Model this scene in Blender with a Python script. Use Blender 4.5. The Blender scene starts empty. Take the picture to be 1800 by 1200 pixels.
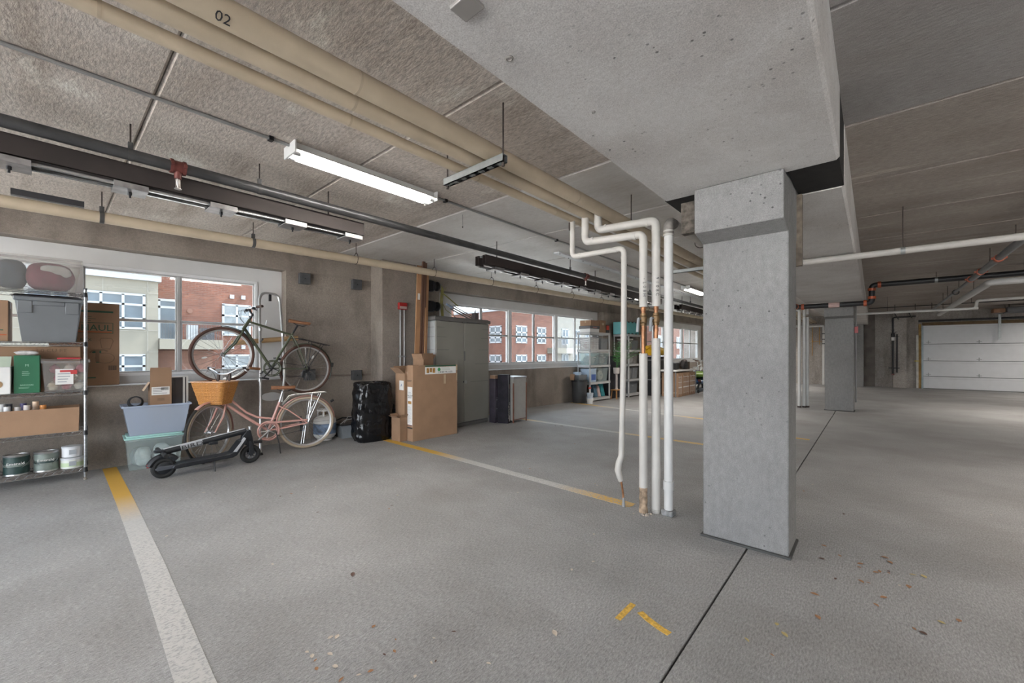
import bpy, bmesh, math, random
from mathutils import Vector, Matrix
random.seed(7)
SC = bpy.context.scene
COL = SC.collection
PI = math.pi

# ---------------------------------------------------------------- camera, sky, exposure
AY = math.atan2(635, 721.6)              # angle between the view axis and the long wall direction (+X)
cam = bpy.data.cameras.new('camera')
cam.sensor_width = 36; cam.lens = 721.6 / 1800 * 36
cam.shift_y = 20 / 1800; cam.clip_start = .05; cam.clip_end = 500
camo = bpy.data.objects.new('camera', cam); COL.objects.link(camo)
camo.location = (0, 0, 1.27); camo.rotation_euler = (PI / 2, 0, AY - PI / 2)
SC.camera = camo

W = bpy.data.worlds.new('sky'); SC.world = W; W.use_nodes = True
nt = W.node_tree; bg = nt.nodes['Background']
tc = nt.nodes.new('ShaderNodeTexCoord'); sx = nt.nodes.new('ShaderNodeSeparateXYZ')
cr = nt.nodes.new('ShaderNodeValToRGB')
nt.links.new(tc.outputs['Generated'], sx.inputs[0]); nt.links.new(sx.outputs['Z'], cr.inputs[0])
nt.links.new(cr.outputs[0], bg.inputs[0])
cr.color_ramp.elements[0].color = (.86, .93, 1, 1); cr.color_ramp.elements[1].color = (.62, .78, 1, 1)
bg.inputs[1].default_value = 6.5
SKY_SUN = bpy.data.lights.new('sun', 'SUN'); SKY_SUN.energy = 80.0; SKY_SUN.angle = .2; SKY_SUN.color = (1, .96, .9)
so = bpy.data.objects.new('sun', SKY_SUN); COL.objects.link(so); so.rotation_euler = (0, math.radians(35), 0)
SC.view_settings.view_transform = 'Standard'; SC.view_settings.look = 'None'
SC.view_settings.gamma = 1; SC.view_settings.exposure = .28; SC.view_settings.use_curve_mapping = False
SC.cycles.max_bounces = 6; SC.cycles.adaptive_threshold = .05; SC.cycles.transparent_max_bounces = 12

# ---------------------------------------------------------------- materials
MATS = {}
def nodes(name):
    m = bpy.data.materials.new(name); m.use_nodes = True
    t = m.node_tree; return m, t, t.nodes['Principled BSDF']
def mat(name, col, rough=.6, metal=0., var=.12, vs=6., bump=0., bs=60., spec=.5, coat=0., alpha=None, emit=None, trans=0.):
    if name in MATS: return MATS[name]
    m, t, b = nodes(name); c = (*col, 1)
    b.inputs['Roughness'].default_value = rough; b.inputs['Metallic'].default_value = metal
    b.inputs['Specular IOR Level'].default_value = spec; b.inputs['Coat Weight'].default_value = coat
    b.inputs['Base Color'].default_value = c
    if trans: b.inputs['Transmission Weight'].default_value = trans
    if alpha is not None: b.inputs['Alpha'].default_value = alpha
    if emit: b.inputs['Emission Color'].default_value = (*emit[0], 1); b.inputs['Emission Strength'].default_value = emit[1]
    if var or bump:
        tc = t.nodes.new('ShaderNodeTexCoord')
        n = t.nodes.new('ShaderNodeTexNoise'); n.inputs['Scale'].default_value = vs; n.inputs['Detail'].default_value = 4
        t.links.new(tc.outputs['Object'], n.inputs['Vector'])
        if var:
            r = t.nodes.new('ShaderNodeValToRGB'); r.color_ramp.elements[0].position = .3; r.color_ramp.elements[1].position = .7
            r.color_ramp.elements[0].color = tuple(x * (1 - var) for x in col) + (1,)
            r.color_ramp.elements[1].color = tuple(min(1, x * (1 + var)) for x in col) + (1,)
            t.links.new(n.outputs['Fac'], r.inputs[0]); t.links.new(r.outputs[0], b.inputs['Base Color'])
        if bump:
            n2 = t.nodes.new('ShaderNodeTexNoise'); n2.inputs['Scale'].default_value = bs; n2.inputs['Detail'].default_value = 3
            t.links.new(tc.outputs['Object'], n2.inputs['Vector'])
            bp = t.nodes.new('ShaderNodeBump'); bp.inputs['Strength'].default_value = bump; bp.inputs['Distance'].default_value = .01
            t.links.new(n2.outputs['Fac'], bp.inputs['Height']); t.links.new(bp.outputs[0], b.inputs['Normal'])
    MATS[name] = m; return m

def mixrgb(t, fac, a, b, mode='MIX'):
    x = t.nodes.new('ShaderNodeMix'); x.data_type = 'RGBA'; x.blend_type = mode
    for s, v in ((0, fac), (6, a), (7, b)):
        if hasattr(v, 'node'): t.links.new(v, x.inputs[s])
        elif s == 0: x.inputs[0].default_value = v
        else: x.inputs[s].default_value = (*v, 1)
    return x.outputs[2]
def noise(t, vec, scale, detail=4, rough=.55, stretch=None):
    if stretch:
        mp = t.nodes.new('ShaderNodeMapping'); mp.inputs['Scale'].default_value = stretch
        t.links.new(vec, mp.inputs[0]); vec = mp.outputs[0]
    n = t.nodes.new('ShaderNodeTexNoise'); n.inputs['Scale'].default_value = scale
    n.inputs['Detail'].default_value = detail; n.inputs['Roughness'].default_value = rough
    t.links.new(vec, n.inputs['Vector']); return n.outputs['Fac']
def ramp(t, fac, p0, p1, c0=(0, 0, 0), c1=(1, 1, 1)):
    r = t.nodes.new('ShaderNodeValToRGB'); e = r.color_ramp.elements
    e[0].position = p0; e[1].position = p1; e[0].color = (*c0, 1); e[1].color = (*c1, 1)
    t.links.new(fac, r.inputs[0]); return r.outputs[0]
def concrete(name, ca, cb, stain, streak=(1, 1, 1), pits=.5, pit_scale=26, fine=90, bump=.35, rough=.8, grain=(1, 1, 1), stain_amt=.5, gs=70, ga=.55, white=0., wst=(2.5, .6, 1), hole=.13):
    """two-tone cast concrete: broad mottling, streaky stains, speckle, air holes and relief"""
    m, t, b = nodes(name)
    tc = t.nodes.new('ShaderNodeTexCoord'); v = tc.outputs['Object']
    base = mixrgb(t, ramp(t, noise(t, v, 1.3, 4, .6), .35, .65), ca, cb)
    s = ramp(t, noise(t, v, 1.1, 4, .65, streak), .5, .72)
    sm = t.nodes.new('ShaderNodeMath'); sm.operation = 'MULTIPLY'; sm.inputs[1].default_value = stain_amt
    t.links.new(s, sm.inputs[0]); base = mixrgb(t, sm.outputs[0], base, stain)
    if white:
        wm = t.nodes.new('ShaderNodeMath'); wm.operation = 'MULTIPLY'; wm.inputs[1].default_value = white
        t.links.new(ramp(t, noise(t, v, 1.7, 4, .7, wst), .60, .70), wm.inputs[0]); base = mixrgb(t, wm.outputs[0], base, tuple(min(.8, x * 1.75) for x in cb))
    g = noise(t, v, gs, 3, .7, grain)
    base = mixrgb(t, ga, base, ramp(t, g, .25, .75, (.25, .25, .25), (.8, .8, .8)), 'OVERLAY')
    g2 = noise(t, v, fine * 2.2, 2, .6)
    base = mixrgb(t, .34, base, ramp(t, g2, .3, .7, (.2, .2, .2), (.85, .85, .85)), 'OVERLAY')
    vo = t.nodes.new('ShaderNodeTexVoronoi'); vo.inputs['Scale'].default_value = pit_scale; t.links.new(v, vo.inputs['Vector'])
    msk = ramp(t, noise(t, v, 2.2, 3), .45, .62)
    pit = ramp(t, vo.outputs['Distance'], hole * .6, hole, (1, 1, 1), (0, 0, 0))
    pm = t.nodes.new('ShaderNodeMath'); pm.operation = 'MULTIPLY'; t.links.new(pit, pm.inputs[0]); t.links.new(msk, pm.inputs[1])
    pm2 = t.nodes.new('ShaderNodeMath'); pm2.operation = 'MULTIPLY'; t.links.new(pm.outputs[0], pm2.inputs[0]); pm2.inputs[1].default_value = pits
    base = mixrgb(t, pm2.outputs[0], base, tuple(x * .35 for x in ca))
    t.links.new(base, b.inputs['Base Color']); b.inputs['Roughness'].default_value = rough
    b.inputs['Specular IOR Level'].default_value = .35
    hs = t.nodes.new('ShaderNodeMath'); hs.operation = 'SUBTRACT'; t.links.new(g, hs.inputs[0]); t.links.new(pm2.outputs[0], hs.inputs[1])
    bp = t.nodes.new('ShaderNodeBump'); bp.inputs['Strength'].default_value = bump; bp.inputs['Distance'].default_value = .012
    t.links.new(hs.outputs[0], bp.inputs['Height']); t.links.new(bp.outputs[0], b.inputs['Normal'])
    MATS[name] = m; return m
M_FLOOR = concrete('broomed floor concrete', (.245, .241, .237), (.30, .297, .293), (.165, .15, .14), (.7, .5, 1), .12, 60, 130, .55, .72, (.35, 1.1, 1), .5, 120, .8)
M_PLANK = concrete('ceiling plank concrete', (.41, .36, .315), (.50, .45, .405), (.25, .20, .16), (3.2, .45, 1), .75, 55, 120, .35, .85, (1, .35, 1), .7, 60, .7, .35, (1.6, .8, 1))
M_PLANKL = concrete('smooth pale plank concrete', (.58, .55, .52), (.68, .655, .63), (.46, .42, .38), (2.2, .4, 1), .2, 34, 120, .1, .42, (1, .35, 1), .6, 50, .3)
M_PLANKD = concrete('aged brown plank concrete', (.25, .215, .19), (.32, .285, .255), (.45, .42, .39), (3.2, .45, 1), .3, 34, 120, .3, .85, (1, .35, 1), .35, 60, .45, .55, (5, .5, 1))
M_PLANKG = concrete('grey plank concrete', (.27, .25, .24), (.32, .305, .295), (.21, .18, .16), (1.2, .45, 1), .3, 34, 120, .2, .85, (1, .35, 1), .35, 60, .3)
M_BEAM = concrete('beam concrete', (.48, .46, .445), (.60, .585, .57), (.34, .305, .275), (1, 1, 1), 1., 20, 90, .12, .8, (1, 1, 1), .45, 40, .2, hole=.14)
M_COLUMN = concrete('column concrete', (.178, .175, .172), (.22, .217, .214), (.145, .138, .13), (1, 1, .6), 1., 21, 90, .15, .8, (1, 1, .6), .5, 30, .26, hole=.15)
M_WALL = concrete('wall concrete', (.20, .168, .142), (.27, .233, .20), (.105, .085, .068), (1.6, 1.6, .8), .4, 20, 80, .15, .85, (1, 1, 1), .75, 40, .3)
M_FARWALL = concrete('end wall concrete', (.25, .225, .205), (.34, .315, .29), (.15, .13, .115), (1, 2.2, .5), .4, 12, 60, .15, .85, (1, 1, 1), .8, 30)
M_INFILL = mat('painted light grey infill', (.56, .555, .55), .7, var=.05, vs=3, bump=.05)
M_WHITE = mat('white window metal', (.68, .685, .69), .45, var=.04)
M_ALU = mat('grey window metal', (.46, .46, .46), .4, .3, var=.06)
M_DARKGAP = mat('joint filler', (.035, .032, .03), .9)
M_YELLOW = None

def glassmat():
    m = bpy.data.materials.new('window glass'); m.use_nodes = True; t = m.node_tree
    t.nodes.remove(t.nodes['Principled BSDF']); out = t.nodes['Material Output']
    tr = t.nodes.new('ShaderNodeBsdfTransparent'); tr.inputs[0].default_value = (.93, .95, .95, 1)
    gl = t.nodes.new('ShaderNodeBsdfGlossy'); gl.inputs['Roughness'].default_value = .02
    mx = t.nodes.new('ShaderNodeMixShader'); mx.inputs[0].default_value = .05
    t.links.new(tr.outputs[0], mx.inputs[1]); t.links.new(gl.outputs[0], mx.inputs[2]); t.links.new(mx.outputs[0], out.inputs[0])
    return m
M_GLASS = glassmat()
def clearplastic(name, tint, body, amt, rough=.25):
    m = bpy.data.materials.new(name); m.use_nodes = True; t = m.node_tree
    b = t.nodes['Principled BSDF']; out = t.nodes['Material Output']
    b.inputs['Base Color'].default_value = (*body, 1); b.inputs['Roughness'].default_value = rough
    tr = t.nodes.new('ShaderNodeBsdfTransparent'); tr.inputs[0].default_value = (*tint, 1)
    mx = t.nodes.new('ShaderNodeMixShader'); mx.inputs[0].default_value = amt
    t.links.new(tr.outputs[0], mx.inputs[1]); t.links.new(b.outputs[0], mx.inputs[2]); t.links.new(mx.outputs[0], out.inputs[0])
    MATS[name] = m; return m

# ---------------------------------------------------------------- mesh helpers
class MB:
    def __init__(s): s.v = []; s.f = []
    def add(s, vs, fs):
        o = len(s.v); s.v += [tuple(x) for x in vs]; s.f += [tuple(i + o for i in f) for f in fs]; return s
    def box(s, c, d, rz=0., M=None):
        hx, hy, hz = d[0] / 2, d[1] / 2, d[2] / 2
        R = M if M is not None else Matrix.Rotation(rz, 3, 'Z')
        vs = [Vector(c) + R @ Vector((x * hx, y * hy, z * hz)) for z in (-1, 1) for y in (-1, 1) for x in (-1, 1)]
        return s.add(vs, [(0, 2, 3, 1), (4, 5, 7, 6), (0, 1, 5, 4), (2, 6, 7, 3), (0, 4, 6, 2), (1, 3, 7, 5)])
    def bb(s, x0, x1, y0, y1, z0, z1):
        return s.box(((x0 + x1) / 2, (y0 + y1) / 2, (z0 + z1) / 2), (abs(x1 - x0), abs(y1 - y0), abs(z1 - z0)))
    def taper(s, c, d0, d1, z0, z1):
        vs = []
        for z, d in ((z0, d0), (z1, d1)):
            vs += [(c[0] + sx * d[0] / 2, c[1] + sy * d[1] / 2, z) for sx, sy in ((-1, -1), (1, -1), (1, 1), (-1, 1))]
        return s.add(vs, [(3, 2, 1, 0), (4, 5, 6, 7)] + [(i, (i + 1) % 4, 4 + (i + 1) % 4, 4 + i) for i in range(4)])
    def tub(s, c, d0, d1, z0, z1, th=.006, seg=1):
        """open tapered tub"""
        vs = []
        for z, d in ((z0, d0), (z1, d1), (z1, (d1[0] - 2 * th, d1[1] - 2 * th)), (z0 + th, (d0[0] - 2 * th, d0[1] - 2 * th))):
            vs += [(c[0] + sx * d[0] / 2, c[1] + sy * d[1] / 2, z) for sx, sy in ((-1, -1), (1, -1), (1, 1), (-1, 1))]
        fs = [(3, 2, 1, 0), (12, 13, 14, 15)]
        for k in range(3): fs += [(4 * k + i, 4 * k + (i + 1) % 4, 4 * k + 4 + (i + 1) % 4, 4 * k + 4 + i) for i in range(4)]
        return s.add(vs, fs)
    def cyl(s, p0, p1, r0, r1=None, seg=12, caps=True):
        r1 = r0 if r1 is None else r1
        a = Vector(p0); b = Vector(p1); q = (b - a).to_track_quat('Z', 'Y').to_matrix()
        vs = []
        for p, r in ((a, r0), (b, r1)):
            vs += [p + q @ Vector((r * math.cos(2 * PI * i / seg), r * math.sin(2 * PI * i / seg), 0)) for i in range(seg)]
        fs = [(i, (i + 1) % seg, seg + (i + 1) % seg, seg + i) for i in range(seg)]
        if caps: fs += [tuple(range(seg - 1, -1, -1)), tuple(range(seg, 2 * seg))]
        return s.add(vs, fs)
    def tube(s, path, r, seg=8, closed=False, caps=True, flat=None):
        P = [Vector(p) for p in path]; n = len(P); vs = []; up = None
        rr = r if isinstance(r, (list, tuple)) else [r] * n
        for i in range(n):
            a = P[(i - 1) % n] if (closed or i > 0) else P[i]; b = P[(i + 1) % n] if (closed or i < n - 1) else P[i]
            d = (b - a).normalized()
            if up is None: up = Vector((0, 0, 1)) if abs(d.z) < .9 else Vector((1, 0, 0))
            x = d.cross(up)
            if x.length < 1e-5: x = d.orthogonal()
            x.normalize(); up = x.cross(d).normalized()
            for k in range(seg):
                an = 2 * PI * k / seg
                vs.append(P[i] + (x * math.cos(an) * (flat if flat else 1) + up * math.sin(an)) * rr[i])
        fs = []
        for i in range(n if closed else n - 1):
            j = (i + 1) % n
            fs += [(i * seg + k, i * seg + (k + 1) % seg, j * seg + (k + 1) % seg, j * seg + k) for k in range(seg)]
        if caps and not closed: fs += [tuple(range(seg - 1, -1, -1)), tuple(range((n - 1) * seg, n * seg))]
        return s.add(vs, fs)
    def lathe(s, prof, seg=24, c=(0, 0, 0), M=None, arc=None):
        vs = []; R = M if M is not None else Matrix.Identity(3)
        for r, z in prof:
            vs += [Vector(c) + R @ Vector((r * math.cos(2 * PI * k / seg), r * math.sin(2 * PI * k / seg), z)) for k in range(seg)]
        fs = []
        for i in range(len(prof) - 1):
            fs += [(i * seg + k, i * seg + (k + 1) % seg, (i + 1) * seg + (k + 1) % seg, (i + 1) * seg + k) for k in range(seg)]
        if prof[0][0] > 1e-6: fs.append(tuple(range(seg - 1, -1, -1)))
        if prof[-1][0] > 1e-6: fs.append(tuple(range((len(prof) - 1) * seg, len(prof) * seg)))
        return s.add(vs, fs)
    def prism(s, poly, a0, a1, axis='z'):
        """extrude a 2D polygon; axis y: poly in (x,z); axis x: poly in (y,z)"""
        def mk(p, a):
            return (p[0], p[1], a) if axis == 'z' else ((p[0], a, p[1]) if axis == 'y' else (a, p[0], p[1]))
        n = len(poly); vs = [mk(p, a0) for p in poly] + [mk(p, a1) for p in poly]
        return s.add(vs, [tuple(range(n - 1, -1, -1)), tuple(range(n, 2 * n))] + [(i, (i + 1) % n, n + (i + 1) % n, n + i) for i in range(n)])
    def torus(s, c, R, r, axis='y', seg=40, rs=8, a0=0., a1=2 * PI, M=None, ry=None):
        full = abs(a1 - a0 - 2 * PI) < 1e-6; n = seg if full else seg + 1; pts = []
        for i in range(n):
            a = a0 + (a1 - a0) * i / seg
            p = {'y': (R * math.cos(a), 0, R * math.sin(a)), 'z': (R * math.cos(a), R * math.sin(a), 0), 'x': (0, R * math.cos(a), R * math.sin(a))}[axis]
            p = Vector(p); p = M @ p if M is not None else p
            pts.append(Vector(c) + p)
        return s.tube(pts, r, rs, full)
    def grid(s, fn, nu, nv):
        vs = [fn(i / nu, j / nv) for j in range(nv + 1) for i in range(nu + 1)]
        return s.add(vs, [(j * (nu + 1) + i, j * (nu + 1) + i + 1, (j + 1) * (nu + 1) + i + 1, (j + 1) * (nu + 1) + i) for j in range(nv) for i in range(nu)])
    def build(s, name, m, parent=None, loc=None, rz=None, smooth=35, bevel=0., bseg=2, sub=0, fix=True):
        me = bpy.data.meshes.new(name); me.from_pydata(s.v, [], s.f)
        if fix:
            bm = bmesh.new(); bm.from_mesh(me); bmesh.ops.recalc_face_normals(bm, faces=bm.faces); bm.to_mesh(me); bm.free()
        me.materials.append(m)
        if smooth:
            me.polygons.foreach_set('use_smooth', [True] * len(me.polygons)); me.set_sharp_from_angle(angle=math.radians(smooth))
        o = bpy.data.objects.new(name, me); COL.objects.link(o)
        if parent is not None: o.parent = parent
        if loc is not None: o.location = loc
        if rz is not None: o.rotation_euler.z = rz
        if bevel:
            b = o.modifiers.new('bevel', 'BEVEL'); b.width = bevel; b.segments = bseg; b.limit_method = 'ANGLE'; b.angle_limit = math.radians(40)
        if sub:
            b = o.modifiers.new('subdivision', 'SUBSURF'); b.levels = sub; b.render_levels = sub
        return o
def tag(o, label=None, cat=None, group=None, kind=None):
    if label: o['label'] = label
    if cat: o['category'] = cat
    if group: o['group'] = group
    if kind: o['kind'] = kind
    return o
def thing(name, label=None, cat=None, loc=(0, 0, 0), rz=0., group=None, kind=None):
    o = bpy.data.objects.new(name, None); o.empty_display_size = .1; COL.objects.link(o)
    o.location = loc; o.rotation_euler = (0, 0, rz)
    return tag(o, label, cat, group, kind)
def clone(o, parent=None):
    c = o.copy(); COL.objects.link(c); c.parent = parent
    for ch in [x for x in bpy.data.objects if x.parent == o]: clone(ch, c)
    return c
def dup(root, loc, rz=None, label=None, group=None):
    c = clone(root); c.location = loc
    if rz is not None: c.rotation_euler.z = rz
    if label: c['label'] = label
    if group: c['group'] = group
    return c
def text(name, s, size, m, parent, M, ext=.0006, font_sx=1., align='CENTER'):
    cu = bpy.data.curves.new(name, 'FONT'); cu.body = s; cu.size = size; cu.extrude = ext; cu.align_x = align; cu.align_y = 'CENTER'; cu.resolution_u = 2
    tmp = bpy.data.objects.new(name, cu); me = bpy.data.meshes.new_from_object(tmp); bpy.data.objects.remove(tmp)
    me.materials.clear(); me.materials.append(m)
    o = bpy.data.objects.new(name, me); COL.objects.link(o); o.parent = parent
    o.matrix_local = M @ Matrix.Scale(font_sx, 4, (1, 0, 0)); return o
def face_m(pos, right, up=(0, 0, 1)):
    """matrix placing flat lettering (x right, y up) on a face"""
    r = Vector(right).normalized(); u = Vector(up).normalized(); n = r.cross(u)
    m = Matrix((r, u, n)).transposed().to_4x4(); m.translation = Vector(pos); return m
# the window wall is a touch out of square with the column line
TH = -.052; WY = 6.38
def WL(s_, n_, z=0.):
    return (s_ * math.cos(TH) + n_ * math.sin(TH), WY + s_ * math.sin(TH) - n_ * math.cos(TH), z)

# ---------------------------------------------------------------- floor
XW0, XE = -4.5, 20.75           # room ends
YR = -8.0                        # far right side of the room
fl = MB().bb(XW0, XE + .3, YR, 7.2, -.32, -.03).build('floor', M_DARKGAP, smooth=0); tag(fl, kind='structure')
def slab(x0, x1, y0, y1):
    return MB().bb(x0, x1, y0, y1, -.031, 0).build('slab', M_FLOOR, fl, smooth=0)
JY = .615
for y0, y1 in ((YR, JY - .006), (JY + .006, 7.2)):
    slab(XW0, XE + .3, y0, y1)
def paintmat(name, fadecol=True):
    m, t, b = nodes(name); tc = t.nodes.new('ShaderNodeTexCoord'); v = tc.outputs['Object']
    sp = t.nodes.new('ShaderNodeSeparateXYZ'); t.links.new(v, sp.inputs[0])
    mr = t.nodes.new('ShaderNodeMapRange'); mr.inputs[1].default_value = 0; mr.inputs[2].default_value = 1
    return m, t, b, v, sp
def linemat(name, y_yellow, y_white, lo=0.0):
    """road paint: fresh yellow near the wall, older worn white farther out, grainy bare patches"""
    m, t, b = nodes(name); tc = t.nodes.new('ShaderNodeTexCoord'); v = tc.outputs['Object']
    sp = t.nodes.new('ShaderNodeSeparateXYZ'); t.links.new(v, sp.inputs[0])
    mr = t.nodes.new('ShaderNodeMapRange'); mr.inputs[1].default_value = y_white; mr.inputs[2].default_value = y_yellow
    t.links.new(sp.outputs['Y'], mr.inputs[0])
    paint = mixrgb(t, mr.outputs[0], (.45, .44, .42), (.55, .32, .045))
    mr2 = t.nodes.new('ShaderNodeMapRange'); mr2.inputs[1].default_value = lo; mr2.inputs[2].default_value = lo + .55; mr2.inputs[3].default_value = 1; mr2.inputs[4].default_value = 0
    t.links.new(sp.outputs['Y'], mr2.inputs[0]); paint = mixrgb(t, mr2.outputs[0], paint, (.6, .36, .07)) if lo else paint
    w = ramp(t, noise(t, v, 80, 4, .75, (.6, 1, 1)), .42, .50, (1, 1, 1), (0, 0, 0))
    mr3 = t.nodes.new('ShaderNodeMapRange'); mr3.inputs[1].default_value = y_yellow; mr3.inputs[2].default_value = y_white - .8
    mr3.inputs[3].default_value = .05; mr3.inputs[4].default_value = 1.0; t.links.new(sp.outputs['Y'], mr3.inputs[0])
    mm = t.nodes.new('ShaderNodeMath'); mm.operation = 'MULTIPLY'; t.links.new(w, mm.inputs[0]); t.links.new(mr3.outputs[0], mm.inputs[1])
    c = mixrgb(t, mm.outputs[0], paint, (.31, .305, .30))
    t.links.new(c, b.inputs['Base Color']); b.inputs['Roughness'].default_value = .7; MATS[name] = m; return m
def strip(name, pts, w, m, z=.0015, label=None):
    """flat painted stroke along points"""
    mb = MB(); L = []; R_ = []
    for i, p in enumerate(pts):
        a = Vector(pts[max(0, i - 1)]); b = Vector(pts[min(len(pts) - 1, i + 1)]); d = (b - a).normalized(); nn = Vector((-d.y, d.x))
        ww = w[i] if isinstance(w, list) else w
        L.append(Vector(p) + nn * ww / 2); R_.append(Vector(p) - nn * ww / 2)
    n = len(pts); vs = [(*q, z) for q in L] + [(*q, z) for q in R_] + [(*q, 0) for q in L] + [(*q, 0) for q in R_]
    fs = [(i, i + 1, n + i + 1, n + i) for i in range(n - 1)]
    fs += [(2 * n + i, 2 * n + i + 1, i + 1, i) for i in range(n - 1)] + [(n + i, n + i + 1, 3 * n + i + 1, 3 * n + i) for i in range(n - 1)]
    o = MB().add(vs, fs).build(name, m, fl, smooth=0); tag(o, label); return o
LM1 = linemat('bay line paint', 5.0, 4.2)
strip('parking_line', [(.466, 6.33), (.45, 4.8), (.42, 3.2), (.38, 1.9), (.36, .9)], .112, LM1, label='worn yellow and white bay line beside the wire rack')
LM2 = linemat('second bay line paint', 4.2, 3.6, 1.75)
strip('parking_line', [(3.29, 6.1), (3.28, 4), (3.225, 1.50)], .108, LM2, label='yellow and white bay line running to the floor pipes')
LM3 = linemat('third bay line paint', 5.2, 4.4, 2.6)
strip('parking_line', [(6.06, 5.95), (6.045, 4), (6.03, 1.4)], .10, LM3, label='pale bay line behind the floor pipes')
strip('parking_line', [(8.88, 5.8), (8.7, 4.6), (8.4, 2.8), (8.2, 1.4)], .10, LM3, label='faint yellow bay line before the white shelves')
MY = mat('yellow chalky paint', (.58, .35, .06), .8, var=.35, vs=70)
strip('paint_mark', [(1.80, .915), (1.965, .912)], .030, MY, label='short straight yellow paint dash')
strip('paint_mark', [(1.925, .858), (1.895, .80), (1.872, .735), (1.862, .69)], .034, MY, label='curved yellow paint dash')
strip('paint_mark', [(7.40, .90), (7.38, .70)], .07, MY)

# ---------------------------------------------------------------- ceiling planks
ce = MB().bb(XW0 - .3, XE + .6, YR - .3, 7.4, 2.93, 3.1).build('ceiling', M_PLANK, smooth=0); tag(ce, kind='structure')
def plank(x0, x1, y0, y1, m=None):
    c = .014; g = .002
    a, b = x0 + g, x1 - g
    MB().prism([(a, 2.765), (a + c, 2.75), (b - c, 2.75), (b, 2.765), (b, 2.93), (a, 2.93)], y0, y1, 'y').build('plank', m or M_PLANK, ce, smooth=0)
def planks(x_first, step, y0, y1, pick):
    x = x_first
    while x > XW0: x -= step
    while x < XE + .3: plank(max(x, XW0 - .2), min(x + step, XE + .5), y0, y1, pick(x)); x += step
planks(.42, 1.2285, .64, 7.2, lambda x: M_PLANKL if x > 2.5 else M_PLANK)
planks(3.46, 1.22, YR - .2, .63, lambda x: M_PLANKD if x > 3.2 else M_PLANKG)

# ---------------------------------------------------------------- columns and beams
def column(x, y, label, near=True):
    o = thing('concrete_column', label, None, (x, y, 0), kind='structure')
    p = MB().bb(0, .32, -.25, .25, .012, 2.75)
    p.build('shaft', M_COLUMN, o, bevel=.008)
    for sgn in (0, 1):                       # corbels fore and aft that carry the beams
        poly = [(0, 2.02), (-.18, 2.06), (-.185, 2.345), (0, 2.345)]
        if sgn: poly = [(.32 - a, b) for a, b in poly]
        MB().prism(poly, -.25, .25, 'y').build('corbel', M_COLUMN, o, bevel=.006)
    MB().bb(-.012, .332, -.262, .262, 0, .014).build('base_joint', mat('dark base joint', (.06, .06, .058), .9), o)
    return o
column(3.02, .64, 'nearest concrete column with corbel')
column(11.46, .56, 'second concrete column farther off')
def beam(x0, x1, label):
    z0, z1 = 2.348, 2.75; c = .015
    poly = [(.14, z0 + c), (.14 + c, z0), (1.12 - c, z0), (1.12, z0 + c), (1.12, z1), (.14, z1)]
    o = MB().prism(poly, x0, x1, 'x').build('ceiling_beam', M_BEAM, smooth=0); tag(o, label, kind='structure'); return o
beam(XW0, 2.92, 'wide concrete beam overhead, nearest')
beam(3.42, 11.37, 'second concrete beam beyond the near column')
beam(11.87, XE, 'third concrete beam reaching the end wall')
for y0, y1 in ((.142, .385), (.895, 1.118)):  # near-black blocks added to paint the shade in the gap between beam ends
    o = MB().bb(2.93, 3.41, y0, y1, 2.353, 2.745).build('gap_shade_block', mat('painted gap shade', (.012, .011, .010), .9, var=.4, vs=12)); tag(o, 'near-black block painting the shade between the beam ends', kind='structure')
# bolts cast into the beam and wooden shim block beside the near column
b1 = bpy.data.objects['ceiling_beam']
def insert(x, y, r):
    o = MB().lathe([(r, 0), (r, -.004), (r * .62, -.006), (r * .55, .001)], 16, (x, y, 2.349)).build('cast_insert', mat('galvanised insert', (.42, .40, .38), .4, .6), b1)
insert(1.12, 1.00, .016); insert(1.62, .94, .009)
MB().bb(.83, .90, .905, .99, 2.338, 2.352).build('lifting_plate', mat('galvanised insert', (.42, .40, .38), .4, .6), b1, bevel=.003)
# ---------------------------------------------------------------- window wall
S0, S1 = -4.6, 21.4
wl = thing('wall_left', 'board-marked concrete window wall', None, WL(0, 0), TH, kind='structure')
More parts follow.
